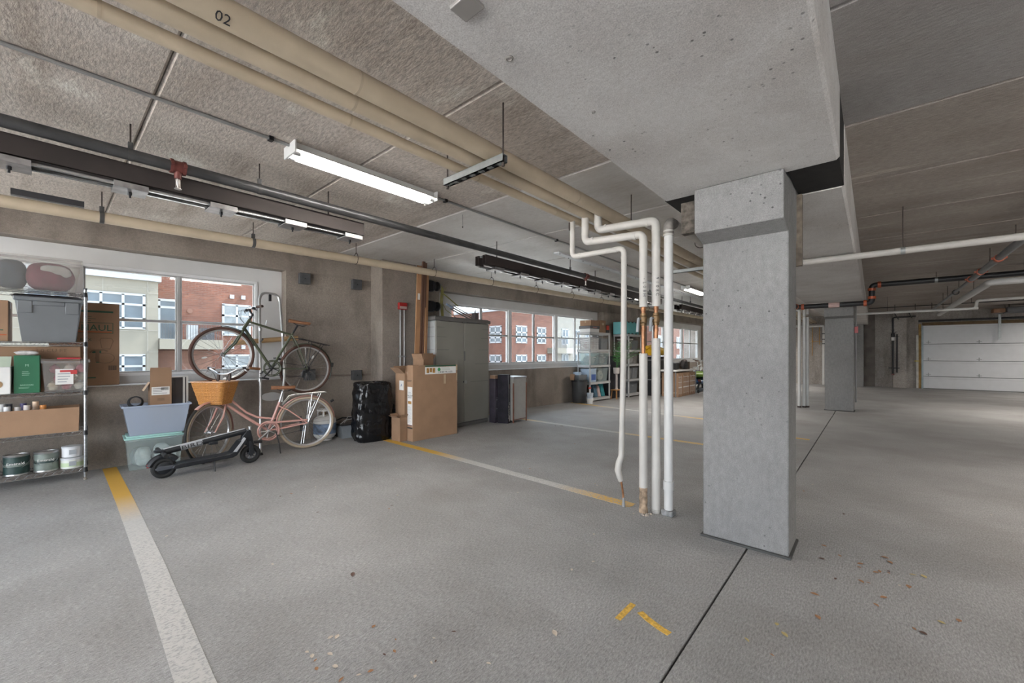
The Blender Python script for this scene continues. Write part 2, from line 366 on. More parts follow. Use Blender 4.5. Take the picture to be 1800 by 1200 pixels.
# in this frame x runs along the wall, -y points into the room, +y outwards
MB().bb(S0, S1, 0, .3, -.3, .9).build('parapet', M_WALL, wl, bevel=.006)
MB().bb(S0, S1, 0, .3, 2.445, 2.95).build('header', M_WALL, wl, bevel=.006)
for a, b in ((S0, -3.6), (2.262, 4.9), (10.62, 13.12), (18.75, S1)):
    MB().bb(a, b, .003, .3, .9, 2.445).build('pier', M_WALL, wl)
for a in (3.54, 11.95):
    MB().bb(a, a + .62, -.37, .01, 0, 2.75).build('pilaster', M_WALL, wl, bevel=.006)
def window(name, a, b, n, label, detail=True):
    w = thing(name, label, None, WL(0, 0), TH, kind='structure')
    y0, y1 = .2, .3; z0, z1 = 1.0, 2.265
    oa, ob = a - .34, b + .34
    if name == 'window_1': ob = 2.262
    m = MB()
    m.bb(oa, ob, y0, y1, .9, z0).bb(oa, ob, y0, y1, z1, 2.445).bb(oa, a, y0, y1, z0, z1).bb(b, ob, y0, y1, z0, z1)
    m.build('surround', M_INFILL, w)
    MB().bb(oa, ob, -.012, .2, .9, .912).build('window_sill', mat('pale sill stone', (.55, .54, .53), .6), w, bevel=.004)
    fr = MB(); t = .035
    fr.bb(a, b, .185, .275, z0, z0 + t).bb(a, b, .185, .275, z1 - t, z1).bb(a, a + t, .185, .275, z0, z1).bb(b - t, b, .185, .275, z0, z1)
    fr.build('window_frame', M_WHITE, w, bevel=.004)
    step = (b - a) / n
    for i in range(1, n):
        x = a + i * step
        MB().bb(x - .05, x + .05, .18, .28, z0 + t, z1 - t).build('mullion', M_WHITE, w, bevel=.004)
    for i in range(n):
        x0 = a + i * step + (.05 if i else t); x1 = a + (i + 1) * step - (.05 if i < n - 1 else t); xm = (x0 + x1) / 2
        zz = (z0 + t, z1 - t); zm = 1.655
        f = MB(); f.bb(x0, x1, .205, .25, zm - .016, zm + .016); f.build('meeting_rail', M_ALU, w, bevel=.003)
        MB().bb(xm - .016, xm + .016, .2, .255, zz[0], zz[1]).build('glazing_bar', M_ALU, w, bevel=.003)
        s = MB(); q = .02
        for xa, xb in ((x0, xm - .016), (xm + .016, x1)):
            s.bb(xa, xb, .21, .245, zz[0], zz[0] + q).bb(xa, xb, .21, .245, zz[1] - q, zz[1]).bb(xa, xa + q * .8, .21, .245, *zz).bb(xb - q * .8, xb, .21, .245, *zz)
        s.build('sash', M_ALU, w)
        for xa, xb in ((x0, xm - .016), (xm + .016, x1)):
            for za, zb in ((zz[0], zm - .016), (zm + .016, zz[1])):
                MB().bb(xa, xb, .226, .230, za, zb).build('pane', M_GLASS, w, smooth=0)
    return w
window('window_1', -3.26, 1.955, 3, 'wide window behind the wire rack and bicycles')
window('window_2', 5.29, 10.36, 3, 'wide window beside the grey cabinet')
window('window_3', 13.4, 18.42, 3, 'farthest wide window behind the pipes')

# ---------------------------------------------------------------- other walls
wr = MB().bb(XW0 - .3, XE + .6, YR - .3, YR, -.3, 3.0).build('wall_right', M_FARWALL, smooth=0); tag(wr, kind='structure')
wb = MB().bb(XW0 - .3, XW0, YR - .3, 7.2, 2.7, 3.0).bb(XW0 - .3, XW0, YR - .3, -6.0, -.3, 2.7).build('wall_back', M_FARWALL, smooth=0); tag(wb, kind='structure')
DY0, DY1, DZ = -6.2, -1.31, 2.24
wf = MB().bb(XE, XE + .3, DY1, 7.0, -.3, 3.0).bb(XE, XE + .3, YR, DY0, -.3, 3.0).bb(XE, XE + .3, DY0, DY1, DZ + .1, 3.0)
wf = wf.build('wall_far', M_FARWALL, smooth=0); tag(wf, kind='structure')
MB().bb(20.2, XE, .27, .85, 0, 2.348).build('pilaster', M_COLUMN, wf, bevel=.006)
MB().bb(20.55, XE, -.9, -.55, 0, 2.75).build('buttress', M_FARWALL, wf)
MB().bb(20.68, XE, -.05, .27, 0, 2.75).build('shade_face', mat('painted wall shade', (.15, .13, .115), .9, var=.25, vs=3), wf)  # end wall in shade here; shade put in as a darker face
MB().bb(20.62, XE, DY0, DY1, DZ, DZ + .1).build('lintel_board', mat('old brown timber', (.12, .075, .035), .8, var=.3, vs=9), wf)

# ---------------------------------------------------------------- neighbouring buildings
def brickmat(name, c1, c2, mortar):
    m, t, b = nodes(name); tc = t.nodes.new('ShaderNodeTexCoord')
    mp = t.nodes.new('ShaderNodeMapping'); mp.inputs['Rotation'].default_value = (math.radians(90), 0, 0)
    sp = t.nodes.new('ShaderNodeSeparateXYZ'); cb = t.nodes.new('ShaderNodeCombineXYZ'); ad = t.nodes.new('ShaderNodeMath')
    t.links.new(tc.outputs['Object'], sp.inputs[0]); t.links.new(sp.outputs['X'], ad.inputs[0]); t.links.new(sp.outputs['Y'], ad.inputs[1])
    t.links.new(ad.outputs[0], cb.inputs['X']); t.links.new(sp.outputs['Z'], cb.inputs['Y'])
    br = t.nodes.new('ShaderNodeTexBrick'); br.inputs['Scale'].default_value = 1; br.inputs['Brick Width'].default_value = .30
    br.inputs['Row Height'].default_value = .10; br.inputs['Mortar Size'].default_value = .009; br.inputs['Mortar Smooth'].default_value = .3; br.inputs['Bias'].default_value = .1
    br.inputs['Color1'].default_value = (*c1, 1); br.inputs['Color2'].default_value = (*c2, 1); br.inputs['Mortar'].default_value = (*mortar, 1)
    t.links.new(cb.outputs[0], br.inputs['Vector'])
    c = mixrgb(t, .4, br.outputs['Color'], ramp(t, noise(t, tc.outputs['Object'], 1.2, 5), .3, .7, (.3, .3, .3), (.7, .7, .7)), 'OVERLAY')
    t.links.new(c, b.inputs['Base Color']); b.inputs['Roughness'].default_value = .9; return m
M_BRICK = brickmat('red brick', (.102, .035, .019), (.076, .026, .015), (.092, .062, .05))
M_PANEL = mat('beige render panel', (.118, .107, .085), .8, var=.06, vs=1)
M_TRIM = mat('white facade trim', (.205, .214, .223), .6, var=.04)
M_PANE = mat('dark facade glazing', (.045, .058, .07), .25, var=.5, vs=.8, spec=.4)
M_BLIND = mat('facade blind glazing', (.095, .105, .11), .3, var=.2, vs=4, spec=.7)
M_RAIL = mat('black balcony railing', (.02, .02, .025), .5, var=0)
M_SHADE = mat('brown balcony recess', (.10, .05, .035), .9)
def facade_window(parent, x0, x1, z0, z1, y, cols, rows, m=M_PANE, ax='y', t=.09):
    """white framed window; rows are z split fractions; built on plane y (or x when ax = x)"""
    w = MB()
    def bx(a0, a1, b0, b1, d0, d1):
        if ax == 'y': w.bb(a0, a1, y - d1, y - d0, b0, b1)
        else: w.bb(y - d1, y - d0, a0, a1, b0, b1)
    zs = [z0] + [z0 + (z1 - z0) * r for r in rows] + [z1]
    xs = [x0 + (x1 - x0) * i / cols for i in range(cols + 1)]
    for z in zs: bx(x0 - t / 2, x1 + t / 2, z - t / 2, z + t / 2, -.1, .06)
    for x in xs: bx(x - t / 2, x + t / 2, z0, z1, -.1, .06)
    f = w.build('window_trim', M_TRIM, parent)
    for i in range(cols):
        for k in range(len(zs) - 1):
            w = MB(); bx(xs[i] + t / 2, xs[i + 1] - t / 2, zs[k] + t / 2, zs[k + 1] - t / 2, .0, .025)
            w.build('pane', m, f)
A = thing('brick_building', 'red brick apartment block with beige bay across the street, seen through near window', 'building', (0, 28, -4))
def Aloc(mb): mb.v = [(x, y - 28, z + 4) for x, y, z in mb.v]; return mb
A.location = (0, 0, 0)
MB().bb(-40, 24, 28, 34, -4, 9).build('brick_wall', M_BRICK, A)
# beige bay
MB().bb(-9, 3.74, 27, 28.1, -4, 4.95).build('bay', M_PANEL, A)
MB().bb(-9.1, 3.85, 26.85, 28.1, 4.83, 5.16).build('cornice', M_TRIM, A); MB().bb(-9.15, 3.92, 26.75, 28.1, 5.16, 5.40).build('cornice', M_TRIM, A)
gj = MB()
for z in (4.22, 2.36, 1.3, .15, -1): gj.bb(3.3, 3.75, 26.985, 27, z, z + .03)
for x in (.35, 1.75, 3.33): gj.bb(x, x + .03, 26.985, 27, -4, 4.83)
for z in (2.33, .1): gj.bb(-9, 3.3, 26.985, 27, z, z + .03)
gj.build('panel_joint', mat('panel joint', (.16, .15, .13), .9), A)
facade_window(A, -.55, 3.2, 2.47, 4.1, 27, 5, (.28, .70), M_PANE, t=.10)
facade_window(A, -.55, 3.2, -.6, 1.15, 27, 5, (.28, .70), M_PANE, t=.10)
facade_window(A, -6.5, -2.5, 2.47, 4.1, 27, 5, (.28, .70), M_PANE, t=.10)
# brick part: balcony bay, window stack, vents
for zz in (1.46, -1.6):
    s = MB().bb(3.76, 6.38, 26.6, 28, zz, zz + .5).build('balcony_slab', M_PANEL, A)
    r = MB()
    for i in range(23): r.bb(3.85 + i * .112, 3.865 + i * .112, 26.63, 26.66, zz + .5, zz + 1.45)
    r.bb(3.8, 6.36, 26.62, 26.67, zz + 1.42, zz + 1.47); r.bb(6.33, 6.36, 26.63, 28, zz + 1.42, zz + 1.47); r.build('railing', M_RAIL, A)
for zz in (-1.1, -4.0): MB().bb(3.76, 6.2, 27.9, 28.02, zz, zz + 2.5).build('balcony_recess', M_SHADE, A)
facade_window(A, 3.9, 4.75, 1.96, 4.05, 28, 1, (.82,), M_PANE, t=.12)
MB().bb(4.95, 5.4, 27.2, 27.5, 1.96, 2.75).build('balcony_heater', M_TRIM, A)
MB().bb(5.5, 6.1, 27.0, 27.4, 1.96, 2.6).build('balcony_chair', M_RAIL, A)
for z1 in (4.04, 1.12):
    facade_window(A, 6.73, 8.06, z1 - 1.72, z1, 28, 2, (.64,), M_BLIND, t=.11)
    for x in (7.15, 7.72): MB().bb(x - .1, x + .1, 27.9, 28, z1 + .38, z1 + .6).build('vent_hood', M_TRIM, A)
MB().lathe([(0, 0), (.13, 0), (.13, .05), (0, .05)], 16, (5.2, 27.99, 3.55), Matrix.Rotation(PI / 2, 3, 'X')).build('round_vent', M_SHADE, A)
facade_window(A, 10.5, 12, 2.3, 4.04, 28, 2, (.64,), M_BLIND, t=.11); facade_window(A, 15, 16.5, 2.3, 4.04, 28, 2, (.64,), M_BLIND, t=.11)
B = thing('brick_building', 'flat-roofed red brick block with white cross windows, seen beside the grey cabinet', 'building')
MB().bb(32, 40.5, 28.7, 55, -4, 5.75).build('brick_wall', M_BRICK, B)
MB().bb(31.9, 40.6, 28.6, 55.1, 5.75, 5.95).build('parapet_cap', M_TRIM, B)
for x0, x1 in ((33.3, 35.0), (36.95, 38.5)):
    for z0, z1 in ((2.4, 4.15), (-.75, 1.0), (-3.8, -2.1)): facade_window(B, x0, x1, z0, z1, 28.7, 2, (.3, .62), M_PANE, t=.16)
for y0, y1 in ((29.7, 31.3), (34, 35.6), (38.5, 40.1), (43, 44.6), (47.5, 49.1)):
    for z0, z1 in ((2.4, 4.1), (-.75, 1.0)): facade_window(B, y0, y1, z0, z1, 32, 2, (.3, .62), M_PANE, ax='x', t=.16)
MB().bb(38.9, 40.9, 27.3, 28.7, 1.2, 1.85).build('balcony_slab', M_PANEL, B); MB().bb(39, 40.5, 28.62, 28.72, -1.6, 1.1).build('balcony_recess', M_SHADE, B)
r = MB()
for i in range(16): r.bb(38.92 + i * .13, 38.94 + i * .13, 27.34, 27.37, 1.85, 2.85)
r.bb(38.9, 40.9, 27.33, 27.39, 2.82, 2.88).build('railing', M_RAIL, B)
MB().cyl((36.0, 32, 5.9), (36.0, 32, 7.2), .28, seg=12).cyl((36.0, 32, 7.2), (36.0, 32, 8), .06, seg=8).build('chimney', M_SHADE, B)
Cb = thing('pale_building', 'pale beige apartment block with white trim between the brick blocks', 'building')
MB().bb(41.5, 66, 31, 45, -4, 6.4).build('wall', mat('pale render', (.16, .15, .13), .85, var=.06, vs=.6), Cb)
MB().bb(41.3, 66.2, 30.8, 45, 6.4, 6.9).build('cornice', M_TRIM, Cb)
for x in (42.6, 45.2, 48.2, 51.2, 54.2, 57.2):
    for z0, z1 in ((2.4, 4.4), (-.8, 1.1)): facade_window(Cb, x, x + 1.5, z0, z1, 31, 2, (.5,), M_PANE, t=.16)
MB().bb(43.5, 47.5, 29.7, 31, 1.2, 1.9).build('balcony_slab', M_TRIM, Cb)
D_ = thing('brick_building', 'distant red brick block seen through the farthest window', 'building')
MB().bb(68, 130, 28, 40, -4, 9.5).build('brick_wall', M_BRICK, D_)
for x in (70, 74.5, 79, 83.2, 87.5, 92, 97):
    for z0, z1 in ((2.2, 4.2), (-1.3, .8)): facade_window(D_, x, x + 1.7, z0, z1, 28, 2, (.5,), M_PANE, t=.2)
gd = MB().bb(-90, 160, 6.9, 120, -4.2, -4).build('street_ground', mat('street paving', (.085, .085, .085), .9, var=.2, vs=.4)); tag(gd, kind='structure')
ap = MB().bb(-70, XW0 - .31, -60, 60, -.3, -.02).build('driveway', mat('pale driveway concrete', (.42, .41, .40), .9, var=.1, vs=.4)); tag(ap, kind='structure')
# ---------------------------------------------------------------- overhead services
M_JACKET = mat('cream pipe jacket', (.50, .415, .305), .55, var=.10, vs=5, bump=.04, bs=30)
M_PVC = mat('white pipe jacket', (.45, .43, .40), .5, var=.08, vs=6, bump=.05, bs=40)
M_PVC2 = mat('bright white pipe', (.50, .495, .485), .45, var=.05)
M_STEEL = mat('dull black steel pipe', (.085, .085, .088), .38, .55, var=.2, vs=8)
M_DARKST = mat('black iron', (.02, .02, .022), .5, .2, var=.2)
M_GALV = mat('galvanised strut', (.30, .315, .31), .45, .6, var=.12, vs=20)
M_RUST = mat('rusty steel rod', (.06, .045, .04), .7, .3, var=.3, vs=30)
M_RED = mat('red oxide fitting', (.13, .035, .028), .5, .1, var=.25, vs=30)
M_REDB = mat('orange red coupling', (.42, .09, .035), .5, 0, var=.25, vs=30)
M_COPPER = mat('aged copper', (.33, .155, .075), .4, .6, var=.35, vs=20)
M_BROWNCH = mat('dark brown channel steel', (.030, .022, .020), .7, 0., var=.25, vs=4)
M_CONDUIT = mat('galvanised conduit', (.36, .36, .355), .4, .6, var=.1)
M_TUBE = mat('fluorescent tube', (1, 1, 1), .4, var=0, emit=((1, .96, .9), 22.0))
M_FIXT = mat('white enamel fixture', (.62, .62, .61), .4, var=.05)
M_INK = mat('marker ink', (.02, .02, .025), .6, var=0)

def seams(parent, axis_pts, r, m):
    for p, q in axis_pts: MB().cyl(p, q, r, seg=20).build('jacket_seam', m, parent)
def rod(parent, x, y, z0, z1=2.752, r=.005, name='hanger_rod'):
    return MB().cyl((x, y, z0), (x, y, z1), r, seg=6).build(name, M_RUST, parent)
def arc_pts(c, a, b, r, n=6):
    """quarter bend: from c+a*r to c+b*r around corner"""
    a = Vector(a); b = Vector(b); c = Vector(c); o = c + a * r + b * r
    return [o - b * r * math.cos(t) - a * r * math.sin(t) for t in [PI / 2 * i / n for i in range(n + 1)]]
def bent(path, r, br, n=6):
    """polyline with rounded corners"""
    P = [Vector(p) for p in path]; out = [P[0]]
    for i in range(1, len(P) - 1):
        a = (P[i - 1] - P[i]).normalized(); b = (P[i + 1] - P[i]).normalized()
        for k in range(n + 1):
            t = k / n; p0 = P[i] + a * br; p2 = P[i] + b * br
            out.append(p0 * (1 - t) ** 2 + P[i] * 2 * t * (1 - t) + p2 * t * t)
    out.append(P[-1]); return out

# three main pipes on struts; each with its dropped branch and riser is one thing
def main_pipe(label, y, z, r, name='insulated_pipe'):
    o = thing(name, label, 'pipe', (0, 0, 0), group='pipes under the ceiling')
    MB().cyl((XW0 + .02, y, z), (XE - .01, y, z), r, seg=24).build('run', M_JACKET, o)
    k = XW0 + 1.1 + y * .37
    ms = mat('jacket seam tape', (.44, .36, .265), .5, var=.1)
    while k < 14: MB().cyl((k, y, z), (k + .012, y, z), r + .0012, seg=24).build('jacket_seam', ms, o); k += .92
    return o
PB = main_pipe('largest cream insulated pipe, next to the concrete beam', 1.78, 2.512, .052)
PM = main_pipe('middle cream insulated pipe of the three by the beam', 1.90, 2.497, .045)
PS = main_pipe('thinnest cream insulated pipe of the three by the beam', 2.05, 2.482, .030)
text('handwriting', '02', .05, M_INK, PB, face_m((.42, 1.748, 2.467), (1, 0, 0), (0, -.78, .62)), ext=.0003)
def riser(o, x, y, yb, zt, zb, zmain, r, cuts=None):
    b = bent([(x, yb, zmain), (x, yb, zb), (x, y, zt), (x, y, zt - .25)], r, .05)
    MB().tube(b, r, 16).build('branch', M_PVC, o)
    for p, d in (((x, yb, zb + .06), (0, 0, 1)), ((x, yb - .07, zb), (0, -1, 0)), ((x, y + .06, zt), (0, 1, 0)), ((x, y, zt - .07), (0, 0, -1))):
        q = Vector(p); MB().cyl(q, q + Vector(d) * .02, r + .002, seg=16).build('elbow_collar', M_PVC, o)
# small pipe riser
riser(PS, 3.16, 1.547, 2.05, 2.135, 2.14, 2.47, .0235)
MB().tube([(3.16, 1.547, 1.9), (3.157, 1.55, 1.2), (3.15, 1.56, .62), (3.148, 1.565, .42), (3.135, 1.58, .36), (3.13, 1.587, .30), (3.14, 1.575, .245), (3.147, 1.567, .21)], [.0235, .024, .0235, .024, .026, .027, .025, .02], 14).build('riser', M_PVC, PS)
MB().tube([(3.147, 1.567, .215), (3.157, 1.553, .10), (3.16, 1.549, 0)], .0085, 10).build('copper_stub', M_COPPER, PS)
MB().cyl((3.16, 1.549, 0), (3.159, 1.55, .075), .013, .010, 10).build('sleeve', mat('dull lead sleeve', (.25, .25, .25), .6), PS)
MB().cyl((3.11, 2.05, 2.37), (3.11, 2.05, 2.44), .007, seg=8).build('branch_hanger', M_RUST, PS)
# two risers with copper valves
def valve_riser(o, x, y, yb, zt, zb, zm, r, zc1, zc0, zlow, stain, letters):
    riser(o, x, y, yb, zt, zb, zm, r)
    MB().cyl((x, y, zt - .2), (x, y, zc1), r, seg=18).build('riser', M_PVC, o)
    MB().cyl((x, y, zc1 + .01), (x, y, zc0 - .01), .016, seg=14).build('copper_pipe', M_COPPER, o)
    MB().cyl((x, y, zc0), (x, y, stain), r + .001, seg=18).build('riser', M_PVC, o)
    MB().lathe([(0, zc0), (r * .5, zc0 + .001), (r, zc0), (r, zc0 - .012)], 16, (x, y, 0)).build('jacket_end', M_PVC, o)
    zv = zc1 - .10
    v = MB().lathe([(.014, -.05), (.024, -.048), (.024, -.03), (.030, -.022), (.030, .022), (.024, .03), (.024, .048), (.014, .05)], 12, (x, y, zv)).build('valve', mat('aged brass', (.20, .125, .06), .5, .6, var=.4, vs=40), o)
    MB().cyl((x, y, zv), (x - .045, y + .02, zv + .01), .008, seg=8).tube([(x - .045, y + .02, zv + .01), (x - .052, y + .022, zv - .03), (x - .058, y + .024, zv - .10)], .007, 6, flat=1.8).build('lever', mat('grey lever', (.22, .23, .24), .5, .4), v)
    for dz in (-.085, .085): MB().cyl((x, y, zv + dz - .014), (x, y, zv + dz + .014), .020, seg=12).build('coupling', M_COPPER, o)
    for k, ch in enumerate(letters):
        an = math.radians(218); nx, ny = math.cos(an), math.sin(an)
        text('handwriting', ch, .035, M_INK, o, face_m((x + nx * (r + .0012), y + ny * (r + .0012), zc1 + .22 - k * .032), (0, 0, -1), (-ny, nx, 0)), ext=.0002)
valve_riser(PM, 3.149, 1.376, 1.91, 2.215, 2.245, 2.49, .0315, 1.635, 1.265, 0.0, .20, '-L08H')
valve_riser(PB, 3.215, 1.300, 1.82, 2.325, 2.35, 2.50, .0335, 1.64, 1.385, 0.0, 0.03, '9108C')
MB().lathe([(.034, 0), (.036, .02), (.030, .05), (.033, .10), (.030, .15), (.032, .20), (.028, .203)], 14, (3.149, 1.376, 0)).build('rusted_foot', mat('rust stained jacket', (.30, .215, .145), .8, var=.6, vs=28, bump=.6, bs=50), PM)
MB().lathe([(.036, 0), (.035, .03), (.033, .032)], 14, (3.215, 1.3, 0)).build('foot_ring', mat('grimy jacket', (.36, .34, .31), .8, var=.3, vs=30), PB)
rk = random.Random(3)
for i in range(7):
    x, y = 3.11 + rk.uniform(-.03, .05), 1.33 + rk.uniform(-.06, .03)
    MB().lathe([(.0, 0), (.008 + rk.random() * .007, .001), (.007, .009), (0, .013)], 6, (x, y, 0)).build('mortar_crumb', mat('crumbly mortar', (.36, .31, .26), .9, var=.4, vs=80), PM)
# fourth riser: drain line that turns away under the beams
P4 = thing('drain_pipe', 'white drain pipe rising beside the near column and running off under the beams', 'pipe')
x, y, r = 3.226, 1.204, .034
MB().cyl((x, y, .04), (x, y, 2.20), r, seg=20).build('riser', M_PVC2, P4)
MB().tube(bent([(x, y, 2.19), (x, y, 2.303), (x + .12, y, 2.303)], r, .07), .038, 16).build('elbow', mat('grimy dark elbow', (.19, .175, .16), .6, var=.4, vs=20), P4)
for zz in (2.185, 2.215): MB().cyl((x, y, zz), (x, y, zz + .012), .041, seg=20).build('elbow_band', mat('clamp band', (.42, .40, .37), .5), P4)
MB().tube(bent([(x + .1, y, 2.303), (5.73, y, 2.303), (5.73, YR + .01, 2.303)], .034, .07), .034, 16).build('run', M_PVC, P4)
MB().cyl((x, y, .20), (x, y, .27), r + .006, seg=20).build('coupling', M_PVC2, P4)
MB().cyl((x, y, .03), (x, y, .20), r - .002, seg=16).build('stained_foot', mat('stained white jacket', (.42, .38, .33), .8, var=.5, vs=30), P4)
MB().bb(x - .045, x + .045, y - .045, y + .045, 0, .045).build('floor_shoe', mat('grey cement shoe', (.22, .22, .22), .9, var=.3, vs=40, bump=.5), P4, bevel=.01)
for px, py in ((4.03, 1.204),):
    rod(P4, px, py, 2.36); MB().torus((px, py, 2.303), .055, .004, 'x', 20, 6).build('hanger_loop', M_RUST, P4)
for yy in (-.225, -2.2, -4.4):
    rod(P4, 5.73, yy, 2.33, 2.752); MB().cyl((5.73, yy - .018, 2.303), (5.73, yy + .018, 2.303), .038, seg=18).build('hanger_strap', M_GALV, P4)
# struts under the three pipes
def strut(x, label):
    o = thing('pipe_strut', label, 'strut', (x, 1.9, 2.43), group='struts carrying the pipes')
    c = MB(); w = .022
    for dy in (-w, w - .003): c.bb(dy, dy + .003, -.27, .27, -.032, .010)
    c.bb(-w, w, -.27, .27, .008, .011)
    for sy in (-1, 1): c.bb(-w, -.012, -.27, .27, -.034, -.031).bb(.012, w, -.27, .27, -.034, -.031)
    for k in range(7): c.bb(-.013, .013, -.25 + k * .08, -.21 + k * .08, -.034, -.031)
    c.build('channel', M_GALV, o)
    for yy in (-.255, .255):
        rod(o, 0, yy, -.05, .322); MB().lathe([(0, -.058), (.010, -.055), (.010, -.036), (.0, -.034)], 6, (0, yy, 0)).build('nut', M_RUST, o)
    return o
strut(1.79, 'slotted metal strut under three cream pipes, nearest one')
strut(5.9, 'slotted metal strut under three cream pipes, seen past the risers')
strut(9.8, 'slotted metal strut under three cream pipes, farthest one')
rod(PB, 3.62, 1.70, 2.50)

# sprinkler main
SP = thing('sprinkler_pipe', 'dull black sprinkler pipe with red fittings running along the ceiling', 'pipe')
MB().cyl((XW0 + .02, 3.61, 2.552), (14.5, 3.61, 2.552), .037, seg=20).build('run', M_STEEL, SP)
for x in (-2.2, .363, 1.107 , 6.05 - .55, 8.6, 11.2):
    rod(SP, x, 3.61, 2.60); MB().cyl((x - .012, 3.61, 2.552), (x + .012, 3.61, 2.552), .040, seg=18).bb(x - .012, x + .012, 3.598, 3.622, 2.585, 2.63).build('hanger_strap', mat('dark strap', (.10, .10, .10), .5, .5), SP)
def tee(x):
    t = MB().cyl((x - .04, 3.61, 2.552), (x + .04, 3.61, 2.552), .042, seg=16)
    for dx in (-.034, .034): t.cyl((x + dx - .009, 3.61, 2.552), (x + dx + .009, 3.61, 2.552), .048, seg=16).bb(x + dx - .009, x + dx + .009, 3.552, 3.668, 2.542, 2.563)
    t.cyl((x, 3.61, 2.54), (x, 3.61, 2.47), .026, .020, 12)
    p = t.build('tee', M_RED, SP)
    MB().lathe([(.0, -.075), (.022, -.074), (.022, -.071), (.006, -.069), (.006, -.055), (.011, -.04), (.011, 0)], 12, (x, 3.61, 2.475)).cyl((x - .012, 3.61, 2.47), (x - .010, 3.61, 2.405), .003, seg=5).cyl((x + .012, 3.61, 2.47), (x + .010, 3.61, 2.405), .003, seg=5).build('sprinkler_head', mat('dull chrome head', (.5, .47, .45), .35, .8), p)
tee(.605); tee(5.97)

# cream pipe along the window wall
WP = thing('insulated_pipe', 'cream pipe hung along the window wall above the windows', 'pipe')
def wpy(x): return 5.335 - .034 * x
def wpz(x): return 2.512 + .004 * x
MB().cyl((XW0 + .02, wpy(XW0), wpz(XW0)), (18.5, wpy(18.5), wpz(18.5)), .051, seg=20).build('run', M_JACKET, WP)
for x in (2.0, 6.2, 10.4): MB().cyl((x, wpy(x), wpz(x)), (x + .09, wpy(x + .09), wpz(x + .09)), .055, seg=20).build('coupling', M_JACKET, WP)
for x in (-1.1, .342, 1.557, 2.77, 4.05, 5.3, 6.55, 7.8, 9.05, 10.3, 11.6):
    y, z = wpy(x), wpz(x)
    rod(WP, x, y, z + .075)
    if x < 2: MB().cyl((x - .016, y, z), (x + .016, y, z), .054, seg=18).bb(x - .016, x + .016, y - .014, y + .014, z + .045, z + .10).build('hanger_strap', mat('dark strap', (.10, .10, .10), .5, .5), WP)
    else: MB().tube([(x, y, z + .10), (x, y - .04, z + .07), (x, y - .055, z + .01), (x, y - .035, z - .045), (x, y, z - .056), (x, y + .035, z - .045), (x, y + .055, z + .01), (x, y + .04, z + .07), (x, y, z + .10)], .0045, 6).build('hanger_loop', M_RUST, WP)
MB().box((.02, wpy(0), 2.60), (.42, .05, .05)).build('bracket', mat('dark bracket', (.05, .05, .055), .5, .3), WP)

# dark channels with clamp plates underneath
def channel(x0, x1, first, label, fx=0.):
    o = thing('ceiling_channel', label, 'channel', ((x0 + x1) / 2, 3.755, 2.39), group='dark channels hung below the sprinkler pipe')
    L = (x1 - x0) / 2
    for y0, y1 in ((-.095, -.035), (.035, .095)):
        c = MB(); t = .004
        c.bb(-L, L, y0, y1, 0, t).bb(-L, L, y0, y1, .116, .12).bb(-L, L, y0, y0 + t, 0, .12).bb(-L, L, y1 - t, y1, 0, .12)
        c.build('channel_tube', M_BROWNCH, o)
    MB().bb(-L + .02, L, -.035, .035, .1, .116).build('web', mat('grey web', (.20, .21, .22), .5, .4), o)
    rl = MB()
    for y in (-.05, .05): rl.bb(-L + .02, L - .02, y - .012, y + .012, -.022, -.006)
    rl.build('rail', mat('polished rail', (.62, .62, .62), .25, .8), o)
    x = first
    while x < x1 - .05:
        xx = x - (x0 + x1) / 2
        p = MB().bb(xx - .085, xx + .085, -.085, .085, -.040, -.032).bb(xx - .085, xx + .085, -.088, -.080, -.040, -.004).bb(xx - .085, xx + .085, .080, .088, -.040, -.004)
        p = p.build('clamp_plate', mat('mill steel plate', (.34, .33, .33), .35, .6, var=.25, vs=20), o)
        MB().cyl((xx, 0, -.04), (xx, 0, -.06), .011, seg=6).cyl((xx, 0, -.06), (xx, 0, -.078), .006, seg=6).build('bolt', M_DARKST, p)
        x += .515
    for xx in (-L + .3, 0, L - .3): MB().cyl((xx, 0, .11), (xx, 0, .36), .006, seg=6).build('hanger_rod', M_RUST, o)
    return o
channel(-4.3, 2.015, -4.3 + .04, 'dark brown steel channel with clamp plates above the near bicycles')
channel(3.66, 9.4, 3.93, 'dark brown steel channel with clamp plates, middle length past the fluorescent lamp')
channel(10.7, 16.4, 10.95, 'dark brown steel channel with clamp plates, farthest length')

# fluorescent fixtures on the ceiling, each with its own light
def fixture(x, y, e, label, vis=True):
    o = thing('ceiling_light', label, 'lamp', (x, y, 2.75), group='fluorescent fixtures')
    MB().prism([(-.055, 0), (-.055, -.035), (-.10, -.062), (-.10, -.066), (-.045, -.050), (.045, -.050), (.10, -.066), (.10, -.062), (.055, -.035), (.055, 0)], 0, 1.22, 'x').build('housing', M_FIXT, o)
    for xx in (-.012, 1.22): MB().bb(xx, xx + .012, -.1, .1, -.085, 0).build('end_cap', M_FIXT, o, bevel=.003)
    for dy in (-.048, .048):
        t = MB().cyl((.03, dy, -.075), (1.19, dy, -.075), .0135, seg=14).build('tube', M_TUBE, o)
        MB().cyl((.0, dy, -.075), (.045, dy, -.075), .0145, seg=14).cyl((1.175, dy, -.075), (1.22, dy, -.075), .0145, seg=14).build('tube_cap', mat('tube cap', (.5, .5, .5), .4, .5), t)
    l = bpy.data.lights.new('lamp', 'AREA'); l.shape = 'RECTANGLE'; l.size = 1.15; l.size_y = .06; l.energy = e; l.color = (1, .93, .85)
    q = bpy.data.objects.new('lamp_light', l); COL.objects.link(q); q.parent = o; q.location = (.61, 0, -.057)
    return o
fixture(1.15, 3.1, 32, 'white twin-tube fluorescent fixture overhead left')
fixture(9.3, 3.1, 80, 'white twin-tube fluorescent fixture far off behind the risers')
